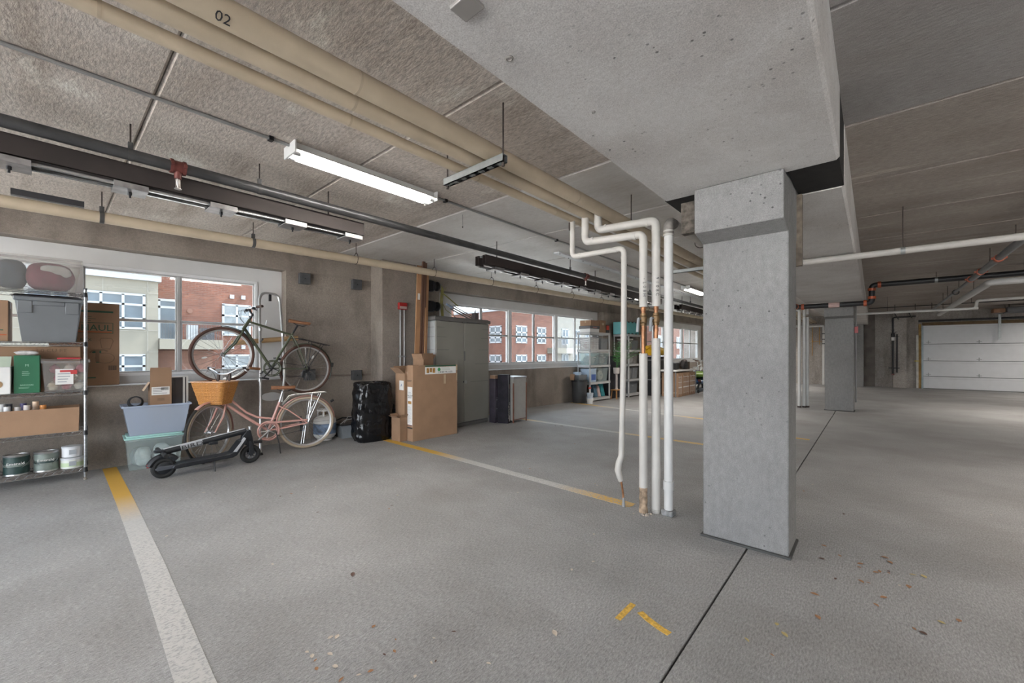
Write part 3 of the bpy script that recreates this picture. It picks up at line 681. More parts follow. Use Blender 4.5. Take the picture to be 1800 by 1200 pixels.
fixture(17.2, 3.1, 90, 'white twin-tube fluorescent fixture at the far end')
fixture(-2.7, 3.1, 25, 'added unseen fluorescent fill fixture behind the viewpoint')  # unseen fixture added to brighten the room from behind
for x, w_ in ((-2.4, 'near'), (4.2, 'middle'), (12.3, 'far'), (17.4, 'farthest')): fixture(x, -2.75 if x < 15 else -4.4, {'near': 130, 'middle': 130, 'far': 90, 'farthest': 75}[w_], 'added unseen fluorescent fill fixture over the %s part of the right-hand lane' % w_)  # unseen fixtures added to brighten the right-hand floor and the end door
cd = thing('conduit', 'thin grey electrical conduit feeding the ceiling lamp', 'conduit')
MB().cyl((XW0 + .02, 3.1, 2.738), (1.15, 3.1, 2.738), .011, seg=10).cyl((2.38, 3.1, 2.738), (9.3, 3.1, 2.738), .011, seg=10).build('run', M_CONDUIT, cd)
for x in (-1.4, 1.02, 2.55, 4.4, 6.4): MB().bb(x - .014, x + .014, 3.08, 3.12, 2.722, 2.7495).build('clip', M_DARKST, cd)
st = thing('ceiling_rail', 'long white perforated strip on the ceiling above the farther channel', 'rail')
MB().bb(4.95, 12.6, 3.44, 3.54, 2.728, 2.75).build('strip', mat('white enamel strip', (.66, .67, .68), .4, var=.04), st)
for k in range(24): MB().cyl((5.0 + k * .32, 3.46 + .06 * (k % 2), 2.7285), (5.0 + k * .32, 3.46 + .06 * (k % 2), 2.722), .009, seg=6).build('screw', M_DARKST, st)

# black drain line with red couplings that ducks below the second beam
BP = thing('steel_drain_pipe', 'black steel pipe with orange couplings ducking under the far beam', 'pipe')
xb = 10.78
MB().tube(bent([(xb, YR + .01, 2.605), (xb, .02, 2.605), (xb, .02, 2.26), (xb, 1.26, 2.26), (8.4, 1.26, 2.30)], .05, .07), .05, 14).build('run', M_DARKST, BP)
for p, d in (((xb, -.09, 2.605), (0, 1, 0)), ((xb, .02, 2.52), (0, 0, 1)), ((xb, .02, 2.36), (0, 0, 1)), ((xb, .12, 2.26), (0, 1, 0)), ((xb, 1.14, 2.26), (0, 1, 0)), ((xb - .12, 1.26, 2.263), (1, 0, 0))):
    q = Vector(p); d = Vector(d); MB().cyl(q - d * .025, q + d * .025, .064, seg=14).build('coupling', M_REDB, BP)
MB().cyl((xb, .52, 2.26), (xb, .70, 2.26), .0535, seg=14).build('pink_tag', mat('faded pink tag', (.48, .34, .31), .7), BP)
for yy in (-.865, -3.2): rod(BP, xb, yy, 2.64); MB().cyl((xb, yy - .02, 2.605), (xb, yy + .02, 2.605), .054, seg=14).build('hanger_strap', M_GALV, BP)
# ---------------------------------------------------------------- things along the window wall
M_CARD = mat('brown corrugated card', (.31, .19, .115), .85, var=.10, vs=5, bump=.05, bs=80)
M_CARD2 = mat('darker corrugated card', (.27, .165, .10), .85, var=.12, vs=5)
M_CARDL = mat('pale inner card', (.47, .33, .22), .85, var=.08)
M_LABEL = mat('white paper label', (.72, .71, .69), .6, var=.04)
M_PRINT = mat('dark print', (.03, .03, .03), .6, var=0)
M_GREENP = mat('dark green print', (.03, .09, .055), .7, var=0)
M_ORANGEP = mat('orange print', (.45, .10, .03), .7, var=0)
M_BROWNP = mat('faint brown print', (.20, .125, .075), .8, var=0)
M_TAPE = mat('packing tape', (.42, .31, .20), .3, var=.05)
M_CHROME = mat('chrome wire', (.55, .56, .57), .22, .95, var=.05)
M_POST = mat('ringed chrome post', (.40, .41, .42), .3, .9, var=.25, vs=60)
M_BLACK = mat('black plastic', (.015, .015, .017), .4, var=.2)
M_RUBBER = mat('black rubber', (.012, .012, .012), .75, var=.2)
def TW(name, label, cat, s, n, z=0., rz=0., group=None):
    return thing(name, label, cat, WL(s, n, z), TH + rz, group)
def carton(o, w, d, h, m=None, open_=False, flaps=0., tape=True):
    m = m or M_CARD
    if open_:
        MB().tub((0, 0), (w, d), (w, d), 0, h, .006).build('body', m, o)
        for k, (sx, sy) in enumerate(((1, 0), (-1, 0), (0, 1), (0, -1))):
            L = min(w, d) * .48; t = flaps + .25 * k
            f = MB().bb(0, L, -(d if sx else w) / 2 + .003, (d if sx else w) / 2 - .003, -.002, .002).build('flap', m, o)
            f.matrix_local = Matrix.Translation((sx * w / 2, sy * d / 2, h)) @ Matrix.Rotation(math.atan2(sy, sx), 4, 'Z') @ Matrix.Rotation(-t, 4, 'Y')
    else:
        MB().bb(-w / 2, w / 2, -d / 2, d / 2, 0, h).build('body', m, o, bevel=.004)
        if tape: MB().bb(-w / 2 - .0008, w / 2 + .0008, -.025, .025, h * .82, h + .0008).build('tape', M_TAPE, o)
    return o
def bars(parent, name, x, z0, n, w, y, m, step=.012, h=.005, seed=1, axis='y'):
    """rows of small print as thin strips on a face of constant y (or x)"""
    r = random.Random(seed); b = MB()
    for i in range(n):
        L = w * r.uniform(.55, 1); z = z0 - i * step
        if axis == 'y': b.bb(x, x + L, y - .0008, y + .0004, z, z + h)
        else: b.bb(y - .0008, y + .0004, x - L, x, z, z + h)
    return b.build(name, m, parent, smooth=0)

# --- chrome wire rack
rk_ = TW('wire_rack', 'chrome wire shelving rack crammed with bins, boxes and paint cans', 'shelving', -.32, .24)
HW, HD = .607, .18
for sx in (-1, 1):
    for sy in (-1, 1):
        p = MB().cyl((sx * HW, sy * HD, .03), (sx * HW, sy * HD, 1.912), .0125, seg=12)
        for k in range(73): p.cyl((sx * HW, sy * HD, .06 + k * .0254), (sx * HW, sy * HD, .0635 + k * .0254), .0132, seg=10)
        p = p.build('post', M_POST, rk_)
        MB().lathe([(.0, 0), (.014, 0), (.014, .012), (.007, .016), (.007, .035)], 10, (sx * HW, sy * HD, 0)).build('levelling_foot', mat('foot plastic', (.25, .22, .18), .6), p)
        MB().cyl((sx * HW, sy * HD, 1.905), (sx * HW, sy * HD, 1.918), .014, seg=12).build('post_cap', M_BLACK, p)
SHZ = (.118, .488, .888, 1.374, 1.868)
for z in SHZ:
    s = MB()
    for zz in (z, z - .034):
        s.tube([(-HW, -HD, zz), (HW, -HD, zz)], .0032, 6).tube([(-HW, HD, zz), (HW, HD, zz)], .0032, 6).tube([(-HW, -HD, zz), (-HW, HD, zz)], .0032, 6).tube([(HW, -HD, zz), (HW, HD, zz)], .0032, 6)
    for sy in (-1, 1): s.tube([(-HW + .02 + k * .0293, sy * HD, z - (.034 if k % 2 else 0)) for k in range(41)], .0022, 5)
    for sx in (-1, 1): s.tube([(sx * HW, -HD + .01 + k * .028, z - (.034 if k % 2 else 0)) for k in range(13)], .0022, 5)
    s = s.build('shelf', M_CHROME, rk_)
    d = MB()
    for k in range(47): d.tube([(-HW + .02 + k * .0254, -HD, z), (-HW + .02 + k * .0254, HD, z)], .0018, 4)
    for y in (-.06, .06): d.tube([(-HW, y, z - .005), (HW, y, z - .005)], .0028, 5)
    d.build('deck_wires', M_CHROME, s)
    for sx in (-1, 1):
        for sy in (-1, 1): MB().cyl((sx * HW, sy * HD, z - .04), (sx * HW, sy * HD, z + .006), .019, .016, 10).build('collar', M_BLACK, s)
DZ_ = .0035
# clear tote with maroon contents
M_CLEAR = clearplastic('clear tote plastic', (.93, .92, .91), (.75, .74, .72), .12, .15)
M_CLEARB = clearplastic('milky blue tote plastic', (.80, .85, .92), (.60, .66, .76), .42, .3)
M_CLEARA = clearplastic('clear storage plastic', (.90, .94, .94), (.70, .76, .75), .16, .2)
def tote(o, w0, d0, w1, d1, h, m, rim=.012, th=.004):
    MB().tub((0, 0), (w0, d0), (w1, d1), 0, h, th).build('body', m, o, bevel=.012)
    r = MB()
    r.tub((0, 0), (w1 + 2 * rim, d1 + 2 * rim), (w1 + 2 * rim, d1 + 2 * rim), h - .018, h, .001)
    vs = []
    R_ = MB()
    for (a, b) in (((-w1 / 2 - rim, -d1 / 2 - rim), (w1 / 2 + rim, -d1 / 2)), ((-w1 / 2 - rim, d1 / 2), (w1 / 2 + rim, d1 / 2 + rim)), ((-w1 / 2 - rim, -d1 / 2), (-w1 / 2, d1 / 2)), ((w1 / 2, -d1 / 2), (w1 / 2 + rim, d1 / 2))):
        R_.bb(a[0], b[0], a[1], b[1], h - .02, h)
    return R_.build('rim', m, o, bevel=.003)
def blob(name, label, cat, loc, rx, ry, rz_, m, seed, group, amp=.25):
    """soft crumpled bundle"""
    r = random.Random(seed); ph = [r.uniform(0, 6) for _ in range(6)]
    def fn(u, v):
        a = u * 2 * PI; b = (v - .5) * PI
        k = 1 + amp * (.5 * math.sin(3 * a + ph[0] + 2 * b) + .3 * math.sin(5 * a + ph[1]) * math.cos(4 * b + ph[2]) + .25 * math.sin(7 * b + ph[3] + a * 2))
        k = 1 + (k - 1) * math.cos(b)
        sq = lambda t: math.copysign(abs(t) ** .6, t)
        return (rx * k * sq(math.cos(a)) * math.cos(b) ** .6 if math.cos(b) > 0 else 0, ry * k * sq(math.sin(a)) * math.cos(b) ** .6 if math.cos(b) > 0 else 0, rz_ * (1 + math.sin(b)))
    o = MB().grid(fn, 24, 12).build(name, m, None, loc, TH, smooth=80)
    return tag(o, label, cat, group)
z = SHZ[4] + DZ_
t = TW('storage_tote', 'clear plastic tote of maroon fabric on top of the wire rack', 'tote', -.10, .25, z)
tote(t, .62, .30, .70, .34, .30, M_CLEAR)
MB().bb(-.37, .37, -.19, .19, .298, .318).build('lid', M_CLEAR, t, bevel=.008)
MAR = mat('maroon fabric', (.15, .022, .04), .8, var=.3, vs=12); GRYF = mat('grey fabric', (.42, .40, .38), .85, var=.2, vs=12); NAVY = mat('dark navy fabric', (.03, .045, .06), .85, var=.3, vs=10); TANF = mat('tan twine fabric', (.32, .25, .16), .85, var=.3, vs=30)
for sx, m, k, lab in ((.045, MAR, 1, 'maroon folded cloth at the right of the rack-top tote'), (-.20, NAVY, 2, 'dark navy cloth in the rack-top tote'), (-.36, TANF, 3, 'tan stringy cloth at the left of the rack-top tote')):
    x, y, _ = WL(sx, .25); blob('folded_cloth', lab, 'cloth', (x, y, z + .006), .165 if m is MAR else .10, .135, .138, m, k, 'cloth in the rack-top tote', .06)
x, y, _ = WL(.08, .36); blob('folded_cloth', 'pale grey printed cloth against the tote front', 'cloth', (x, y, z + .13), .105, .022, .06, GRYF, 9, 'cloth in the rack-top tote', .15)
# grey tote with black lid
z = SHZ[3] + DZ_
M_GREYT = mat('slate grey plastic', (.155, .165, .175), .4, var=.08, vs=5)
t = TW('storage_tote', 'slate grey tote with a black lid on the second wire shelf', 'tote', .045, .25, z)
MB().tub((0, 0), (.345, .27), (.43, .33), 0, .40, .005).build('body', M_GREYT, t, bevel=.014)
MB().taper((0, 0), (.444, .344), (.452, .352), .385, .425).build('rim', M_GREYT, t, bevel=.008)
pl = MB()
def gp(x0, x1, z0, z1): pl.add([(x, -(.135 + .03 * zz / .40) - o_, zz) for o_ in (.0, .012) for x, zz in ((x0, z0), (x1, z0), (x1, z1), (x0, z1))], [(0, 1, 2, 3), (7, 6, 5, 4), (0, 4, 5, 1), (1, 5, 6, 2), (2, 6, 7, 3), (3, 7, 4, 0)])
gp(-.20, -.105, .27, .385); gp(.105, .20, .27, .385); gp(-.105, .105, .345, .385)
pl.build('handle_apron', M_GREYT, t, bevel=.006)
MB().taper((-.01, -.01), (.47, .38), (.40, .30), .426, .448).build('lid', M_BLACK, t, bevel=.008)
t = TW('moving_box', 'brown moving box behind the grey tote, left', 'box', -.42, .22, z); carton(t, .42, .28, .38)
text('lettering', 'U-HAUL', .10, M_GREENP, t, face_m((.0, -.1412, .13), (1, 0, 0)))
MB().bb(-.2, .2, -.1415, -.140, .055, .066).build('stripe', M_ORANGEP, t)
# third shelf
z = SHZ[2] + DZ_
M_GRNBOX = mat('green gift box', (.018, .13, .06), .45, var=.06)
t = TW('gift_box', 'green cardboard gift box on the middle wire shelf', 'box', -.095, .34, z)
MB().bb(-.08, .08, -.06, .06, 0, .355).build('body', M_GRNBOX, t, bevel=.003)
PALEG = mat('pale green print', (.35, .55, .42), .6, var=0)
text('lettering', 'M', .03, PALEG, t, face_m((0, -.0606, .26), (1, 0, 0))); text('lettering', 'BARWARE', .018, PALEG, t, face_m((0, -.0606, .075), (1, 0, 0)))
bars(t, 'small_print', -.03, .20, 3, .06, -.0602, PALEG, .016, .003, 3)
bars(t, 'small_print', -.05, .055, 2, .10, -.0602, PALEG, .010, .002, 4)
blob('tissue_paper', 'crumpled grey tissue on the green gift box', 'paper', (*WL(-.095, .34)[:2], z + .356), .07, .05, .022, mat('grey tissue', (.5, .48, .47), .6, var=.3, vs=30), 5, None, .3)
t = TW('white_carton', 'white carton with green flap beside the green gift box', 'box', -.33, .33, z)
MB().bb(-.14, .14, -.10, .10, 0, .25).build('body', M_LABEL, t, bevel=.004)
MB().add([(-.14, -.10, .25), (.14, -.10, .25), (.14, -.03, .345), (-.14, -.03, .345)], [(0, 1, 2, 3)]).build('flap', mat('pale green card', (.50, .58, .47), .8), t, smooth=0)
MB().lathe([(0, 0), (.035, 0), (.035, .002), (0, .002)], 16, (.06, -.1005, .09), Matrix.Rotation(PI / 2, 3, 'X')).build('round_sticker', mat('gold brown sticker', (.32, .2, .1), .6), t)
t = TW('food_container', 'clear container of ornaments with red lid on the middle wire shelf', 'container', .155, .31, z)
tote(t, .28, .19, .315, .215, .30, M_CLEAR, .008)
MB().bb(-.165, .165, -.118, .118, .30, .318).build('lid', M_CLEAR, t, bevel=.005)
MB().bb(-.06, .10, -.10, .10, .318, .332).build('lid_latch', mat('red plastic', (.45, .03, .04), .4, var=.05), t, bevel=.004)
lb = MB().bb(-.07, .05, -.1135, -.1125, .07, .22).build('label', M_LABEL, t)
MB().bb(-.04, .03, -.1142, -.113, .19, .21).build('print_band', mat('red print', (.5, .05, .05), .6, var=0), lb)
bars(lb, 'small_print', -.055, .17, 4, .09, -.1138, mat('grey print', (.3, .32, .34), .6, var=0), .026, .008, 6)
MB().bb(.03, .075, -.1145, -.1135, .17, .21).build('red_sticker', mat('red print', (.5, .05, .05), .6, var=0), t)
for i, (dx, dy, dz, c) in enumerate(((-.09, -.03, .05, (.55, .50, .35)), (.0, .02, .05, (.4, .05, .08)), (.09, -.02, .05, (.6, .58, .5)), (-.05, .0, .13, (.45, .06, .1)), (.04, -.03, .14, (.6, .55, .4)), (.10, .03, .14, (.35, .08, .12)), (-.08, .02, .215, (.6, .58, .52)), (.02, .0, .22, (.5, .1, .1)), (.10, -.01, .22, (.62, .6, .5)))):
    x, y, _ = WL(.155 + dx, .31 - dy)
    o = MB().lathe([(0, -.042), (.028, -.032), (.042, 0), (.028, .032), (.01, .042), (.008, .05), (0, .05)], 12, (0, 0, 0)).build('ornament', mat('ornament %d' % (i % 5), c, .25, .3, var=.1), None, (x, y, z + dz)); tag(o, 'round glossy ornament inside the red-lidded clear container', 'ornament', 'ornaments in the clear container')
t = TW('moving_box', 'flat brown moving box lying behind the red-lidded container', 'box', -.15, .16, z); carton(t, .80, .14, .44)
text('lettering', 'AVE', .07, M_GREENP, t, face_m((-.25, -.0712, .40), (1, 0, 0))); text('lettering', '3.0 CU FT', .05, M_BROWNP, t, face_m((.20, -.0712, .40), (1, 0, 0)))
# fourth shelf: card tray with bottles
z = SHZ[1] + DZ_
t = TW('card_tray', 'long open brown cardboard tray on the lower wire shelf', 'box', -.27, .265, z)
MB().tub((0, 0), (1.02, .30), (1.03, .31), 0, .24, .006).build('body', M_CARD, t)
for i, (s_, n_, c, h) in enumerate(((-.22, .33, (.6, .58, .55), .27), (-.16, .30, (.55, .52, .5), .26), (-.10, .34, (.5, .45, .42), .275), (-.13, .22, (.06, .05, .14), .285), (-.05, .26, (.55, .40, .28), .30), (.0, .30, (.55, .22, .06), .265), (-.26, .24, (.6, .6, .6), .29), (-.22, .2, (.05, .05, .06), .285))):
    o = TW('bottle', '%s bottle standing in the card tray' % ('white', 'grey', 'tan', 'purple-capped', 'peach', 'orange', 'pale', 'black')[i], 'bottle', s_, n_, z + .006, 0, 'bottles in the card tray')
    MB().lathe([(0, 0), (.028, 0), (.03, .01), (.03, h * .7), (.02, h * .8), (.02, h * .84)], 12).build('body', mat('bottle %d' % i, c, .35, var=.1), o)
    MB().lathe([(.022, h * .84), (.022, h), (0, h)], 12).build('cap', mat('bottle cap %d' % i, tuple(min(.7, x * 1.3) for x in c), .4), o)
# bottom shelf: cans
z = SHZ[0] + DZ_
def can(s_, n_, label, wrap, stripe):
    o = TW('paint_can', label, 'can', s_, n_, z, 0, 'paint cans on the bottom wire shelf')
    MB().lathe([(0, 0), (.083, 0), (.085, .004), (.082, .010), (.082, .180), (.085, .188), (.083, .192), (.070, .190), (.068, .184), (0, .184)], 28).build('body', mat('tin', (.42, .42, .42), .3, .85, var=.1), o)
    MB().lathe([(.0826, .016), (.0826, .174)], 28).build('label', wrap, o)
    MB().lathe([(.0832, .085), (.0832, .11)], 28).build('label_band', stripe, o)
    text('lettering', 'Emerald', .034, M_LABEL, o, face_m((.0, -.0845, .115), (1, 0, 0)), ext=.0003)
    MB().tube([(-.083, 0, .165)] + [(-.09 * math.cos(a), -.088 * math.sin(a) * .9, .165 - .10 * math.sin(a)) for a in [PI * k / 14 for k in range(1, 14)]] + [(.083, 0, .165)], .0018, 5).build('bail', M_CHROME, o)
DKG = mat('dark green label', (.025, .05, .045), .4, var=.3, vs=15); GRL = mat('grey green label', (.16, .19, .17), .4, var=.3, vs=15)
can(-.165, .31, 'dark-labelled paint can, left of the pair', DKG, GRL); can(.022, .31, 'grey-labelled paint can in the middle of the bottom wire shelf', GRL, DKG); can(-.36, .30, 'dark paint can at the frame edge of the bottom wire shelf', DKG, DKG)
for k, (dz, w, lab, c) in enumerate(((0, .16, 'low white plastic tub on the bottom wire shelf', (.62, .64, .60)), (.112, .145, 'small white plastic tub stacked on the low one', (.62, .63, .65)))):
    o = TW('plastic_tub', lab, 'tub', .195, .33, z + dz, 0, 'stacked white tubs')
    MB().lathe([(0, 0), (w / 2 - .006, 0), (w / 2, .004), (w / 2, .09)], 24).build('body', mat('tub %d' % k, c, .4, var=.05), o)
    MB().lathe([(w / 2 + .003, .088), (w / 2 + .003, .104), (w / 2 - .01, .108), (0, .108)], 24).build('lid', mat('tub lid', (.55, .57, .6), .35), o)
    MB().bb(-.02, .03, -w / 2 - .002, -w / 2 + .004, .03, .075).build('label', mat('grey print', (.3, .32, .34), .6, var=0), o)
    if not k: MB().lathe([(w / 2 + .0008, .02), (w / 2 + .0008, .06)], 24).build('label_band', mat('lime band', (.45, .55, .35), .5), o)
# tall moving box on the sill
t = TW('moving_box', 'tall brown moving box standing on the window sill beside the rack', 'box', .285, -.105, .913)
MB().bb(-.265, .265, -.07, .07, 0, .905).build('body', M_CARD, t, bevel=.004)
f = -.0708
text('lettering', 'U-HAUL', .094, M_GREENP, t, face_m((.035, f, .63), (1, 0, 0)), font_sx=1.0)
o = MB()
for a in ((-.16, .215, .685, .69), (-.16, .215, .572, .577), (.210, .215, .572, .69)): o.bb(a[0], a[1], f - .0003, f + .0006, a[2], a[3])
o.build('logo_border', M_GREENP, t); MB().bb(-.16, .205, f - .0003, f + .0006, .581, .592).build('logo_stripe', M_ORANGEP, t)
MB().bb(-.05, .215, f - .0003, f + .0006, .80, .82).build('header_bar', M_GREENP, t)
text('lettering', 'MENT BOX', .042, M_GREENP, t, face_m((-.06, f, .50), (1, 0, 0)))
bars(t, 'small_print', -.02, .75, 4, .10, f, M_GREENP, .022, .004, 8)
o = MB().torus((.15, f, .30), .075, .004, 'y', 28, 5); o.v = [(x, y, .30 + (zz - .30) * .75) for x, y, zz in o.v]
o.tube([(.03, f, .36), (.06, f, .385), (.14, f, .39), (.17, f, .375)], .009, 5).bb(.075, .105, f - .001, f + .001, .26, .38).tube([(.11, f, .50), (.125, f, .41), (.19, f, .40), (.215, f, .49), (.20, f, .52), (.12, f, .52), (.11, f, .50)], .003, 5)
o.v = [(x, max(f - .0006, min(f + .0006, y)), zz) for x, y, zz in o.v]
o.build('mixer_drawing', M_BROWNP, t); MB().bb(.05, .12, f - .0004, f + .0005, .355, .385).bb(.08, .105, f - .0004, f + .0005, .25, .36).build('drawing_fill', M_GREENP, t)
b = MB()
for k in range(14): b.bb(.175 + k * .005, .1765 + k * .005 + .001 * (k % 3), f - .0004, f + .0005, .165, .215)
b.build('barcode', M_PRINT, t); bars(t, 'small_print', .0, .08, 1, .08, f, M_GREENP, .02, .012, 2)

# --- stacked bins
t = TW('storage_bin', 'clear bin with aqua lid on the floor, bottom of the stack', 'bin', .825, .215)
tote(t, .43, .29, .475, .33, .335, M_CLEARA, .008); M_AQUA = mat('aqua plastic', (.36, .60, .57), .4, var=.05)
MB().bb(-.255, .255, -.18, .18, .335, .352).bb(-.235, .235, -.16, .16, .352, .372).build('lid', M_AQUA, t, bevel=.007)
for i, (dx, n_, rr, c) in enumerate(((-.09, .28, .09, (.55, .55, .54)), (.06, .29, .10, (.60, .60, .59)), (.15, .24, .075, (.5, .5, .5)), (-.13, .17, .08, (.3, .31, .32)))):
    x, y, _ = WL(.825 + dx, n_ - .06); blob('cloth_bundle', 'pale crumpled cloth inside the aqua-lidded bin', 'cloth', (x, y, .012), rr * .75, .09, rr * 1.15, mat('white cloth %d' % i, c, .9, var=.15, vs=25), 20 + i, 'cloth in the aqua-lidded bin', .25)
t = TW('storage_bin', 'milky blue open bin stacked on the aqua lid', 'bin', .845, .215, .3725)
tote(t, .46, .28, .565, .35, .325, M_CLEARB, .014)
for i, (dx, w_, h_, c) in enumerate(((-.10, .09, .21, (.22, .25, .32)), (.10, .10, .14, (.20, .22, .28)))):
    x, y, _ = WL(.845 + dx, .215); blob('cloth_bundle', 'dark %s cloth inside the milky blue bin' % ('left-hand', 'right-hand')[i], 'cloth', (x, y, .379), w_, .10, h_ / 2, mat('slate cloth %d' % i, c, .9, var=.2, vs=20), 30 + i, 'cloth in the milky blue bin', .12)
t = TW('shipping_box', 'open brown shipping box with raised flap in the milky blue bin', 'box', .872, .26, .60, .04)
MB().tub((0, 0), (.185, .15), (.185, .15), 0, .345, .004).build('body', M_CARD2, t)
MB().bb(-.0925, .0925, -.0768, -.0735, .345, .505).build('flap', M_CARD2, t)
MB().add([(-.0925, -.075, .345), (-.0925, .075, .345), (-.145, .075, .25), (-.145, -.075, .25)], [(0, 1, 2, 3)]).build('flap', M_CARDL, t, smooth=0)
MB().bb(-.08, .075, -.0772, -.0752, .20, .29).build('label', M_LABEL, t); bars(t, 'small_print', -.07, .27, 4, .13, -.0778, M_PRINT, .018, .004, 9)
b = MB()
for k in range(16): b.bb(.0 + k * .0042, .0018 + k * .0042, -.0782, -.0772, .25, .285)
b.build('barcode', M_PRINT, t); MB().bb(-.03, .03, -.0776, -.0752, .135, .165).build('stamp', M_BROWNP, t)
t = TW('picture_panel', 'black panel in a white frame standing in the milky blue bin', 'panel', 1.045, .22, .55, .35)
MB().bb(-.075, .075, -.02, .02, 0, .44).build('panel', mat('charcoal panel', (.05, .05, .055), .5), t)
MB().bb(-.085, .085, -.024, .024, .435, .45).bb(.065, .085, -.024, .024, 0, .45).bb(.03, .05, -.026, .0, .0, .44).build('frame', M_LABEL, t)
t = TW('cable_coil', 'coiled black cable hanging over the bin rim', 'cable', .665, .30, .70)
for k in range(5): MB().torus((0, .0 - k * .008, .03 + .003 * k), .062 - .003 * k, .006, 'y', 26, 7).build('loop', M_BLACK, t)

# --- gas cylinder, grey tub, black bag
t = TW('gas_cylinder', 'white propane cylinder with blue label behind the pink rear wheel', 'gas cylinder', 2.72, .20)
MB().lathe([(.10, 0), (.10, .03), (.12, .035), (.15, .07), (.155, .11), (.155, .26), (.145, .31), (.10, .35), (.04, .365), (0, .366)], 32).build('body', mat('white enamel', (.62, .61, .59), .4, var=.08), t)
MB().lathe([(.1562, .10), (.1562, .25)], 32).build('label', mat('blue cylinder label', (.12, .17, .25), .5, var=.9, vs=9), t)
MB().torus((0, 0, .435), .095, .012, 'z', 30, 8, .5, 2 * PI - .5).build('collar_rim', mat('white enamel', (.6, .6, .6), .4), t)
c = MB()
for a in (1.2, 2.6, 3.7, 5.1): c.bb(-.012, .012, .085, .10, .33, .435); c.v[-8:] = [(x * math.cos(a) - y * math.sin(a), x * math.sin(a) + y * math.cos(a), zz) for x, y, zz in c.v[-8:]]
c.build('collar', mat('white enamel', (.6, .6, .6), .4), t)
MB().cyl((0, 0, .36), (0, 0, .42), .018, seg=10).cyl((0, 0, .40), (-.05, -.03, .40), .012, seg=8).build('valve', mat('aged brass', (.2, .12, .06), .5, .6), t)
t = TW('utility_tub', 'small grey tub with dark lid beside the black bag', 'tub', 3.03, .25)
MB().tub((0, 0), (.21, .17), (.25, .20), 0, .19, .004).build('body', mat('grey blue plastic', (.24, .26, .28), .4), t, bevel=.012)
MB().bb(-.135, .135, -.11, .11, .188, .205).build('lid', M_BLACK, t, bevel=.006)
MB().tube([(-.10, 0, .205), (-.04, -.03, .26), (.06, -.03, .27), (.12, 0, .21)], .006, 6).tube([(-.03, .04, .2), (.02, .02, .30), (.09, .05, .29)], .005, 6).build('handle', M_ALU, t)
t = TW('hand_pump', 'dark tangle of tools on the floor behind the grey tub', 'tools', 2.98, .08)
MB().tube([(-.2, 0, .02), (-.1, -.02, .23), (.05, 0, .27), (.2, .02, .25)], .012, 8).bb(-.05, .18, -.04, .04, 0, .05).build('body', M_BLACK, t)
MB().cyl((-.06, -.01, .01), (-.06, -.01, .24), .016, seg=10).build('barrel', M_DARKST, t)
# bag: tall pack shrouded in black plastic
bg_ = thing('black_bag', 'tall bundle wrapped in shiny black plastic bag', 'bag', (3.16, 5.50, 0), -.08)
r = random.Random(11); ph = [r.uniform(0, 6) for _ in range(12)]
def bagf(u, v):
    a = u * 2 * PI; sq = lambda t, p: math.copysign(abs(t) ** p, t)
    w = .27 * (1 - .10 * v + .05 * math.sin(PI * v)); d = .185 * (1 - .12 * v)
    cap = 1.0
    if v < .07: cap = .86 + 2 * v
    if v > .90: cap = max(.0, 1 - ((v - .90) / .10) ** 2.2)
    k = 1 + .022 * math.sin(9 * a + ph[0] + 3 * v) + .02 * math.sin(17 * a + ph[1] - 9 * v) + .016 * math.sin(23 * v + 4 * a + ph[2]) + .014 * math.sin(31 * a + 13 * v + ph[3]) + .02 * math.sin(40 * v + ph[4]) * math.sin(3 * a)
    return (w * cap * k * sq(math.cos(a), .55), d * cap * k * sq(math.sin(a), .55), .83 * min(1, v / .9 if v < .9 else 1) + .012 * math.sin(6 * a) * (v > .8) + (.0 if v < .9 else .015 * math.sin((v - .9) * 15)))
def plasticmat():
    m, t_, b = nodes('shiny black polythene'); b.inputs['Base Color'].default_value = (.006, .006, .007, 1); b.inputs['Roughness'].default_value = .16
    tc = t_.nodes.new('ShaderNodeTexCoord'); v = tc.outputs['Object']
    n = noise(t_, v, 3.5, 6, .62, (1, 1, .6)); vo = t_.nodes.new('ShaderNodeTexVoronoi'); vo.feature = 'DISTANCE_TO_EDGE'; vo.inputs['Scale'].default_value = 7
    mp = t_.nodes.new('ShaderNodeMapping'); mp.inputs['Scale'].default_value = (1.2, 1.2, .55); t_.links.new(v, mp.inputs[0])
    n3 = t_.nodes.new('ShaderNodeTexNoise'); n3.inputs['Scale'].default_value = 5; t_.links.new(mp.outputs[0], n3.inputs['Vector'])
    mx = t_.nodes.new('ShaderNodeMix'); mx.data_type = 'VECTOR'; mx.inputs[0].default_value = .35; t_.links.new(mp.outputs[0], mx.inputs[4]); t_.links.new(n3.outputs['Color'], mx.inputs[5]); t_.links.new(mx.outputs[1], vo.inputs['Vector'])
    ad = t_.nodes.new('ShaderNodeMath'); ad.operation = 'MULTIPLY_ADD'; ad.inputs[1].default_value = .6; t_.links.new(vo.outputs['Distance'], ad.inputs[0]); t_.links.new(n, ad.inputs[2])
    bp = t_.nodes.new('ShaderNodeBump'); bp.inputs['Strength'].default_value = .8; bp.inputs['Distance'].default_value = .03
    t_.links.new(ad.outputs[0], bp.inputs['Height']); t_.links.new(bp.outputs[0], b.inputs['Normal']); return m
M_POLY = plasticmat()
MB().grid(bagf, 56, 40).build('wrapping', M_POLY, bg_, smooth=80)
MB().tube([(-.05, -.1, .82), (0, -.12, .85), (.07, -.1, .83)], .012, 8, flat=1.6).build('strap_handle', M_BLACK, bg_)
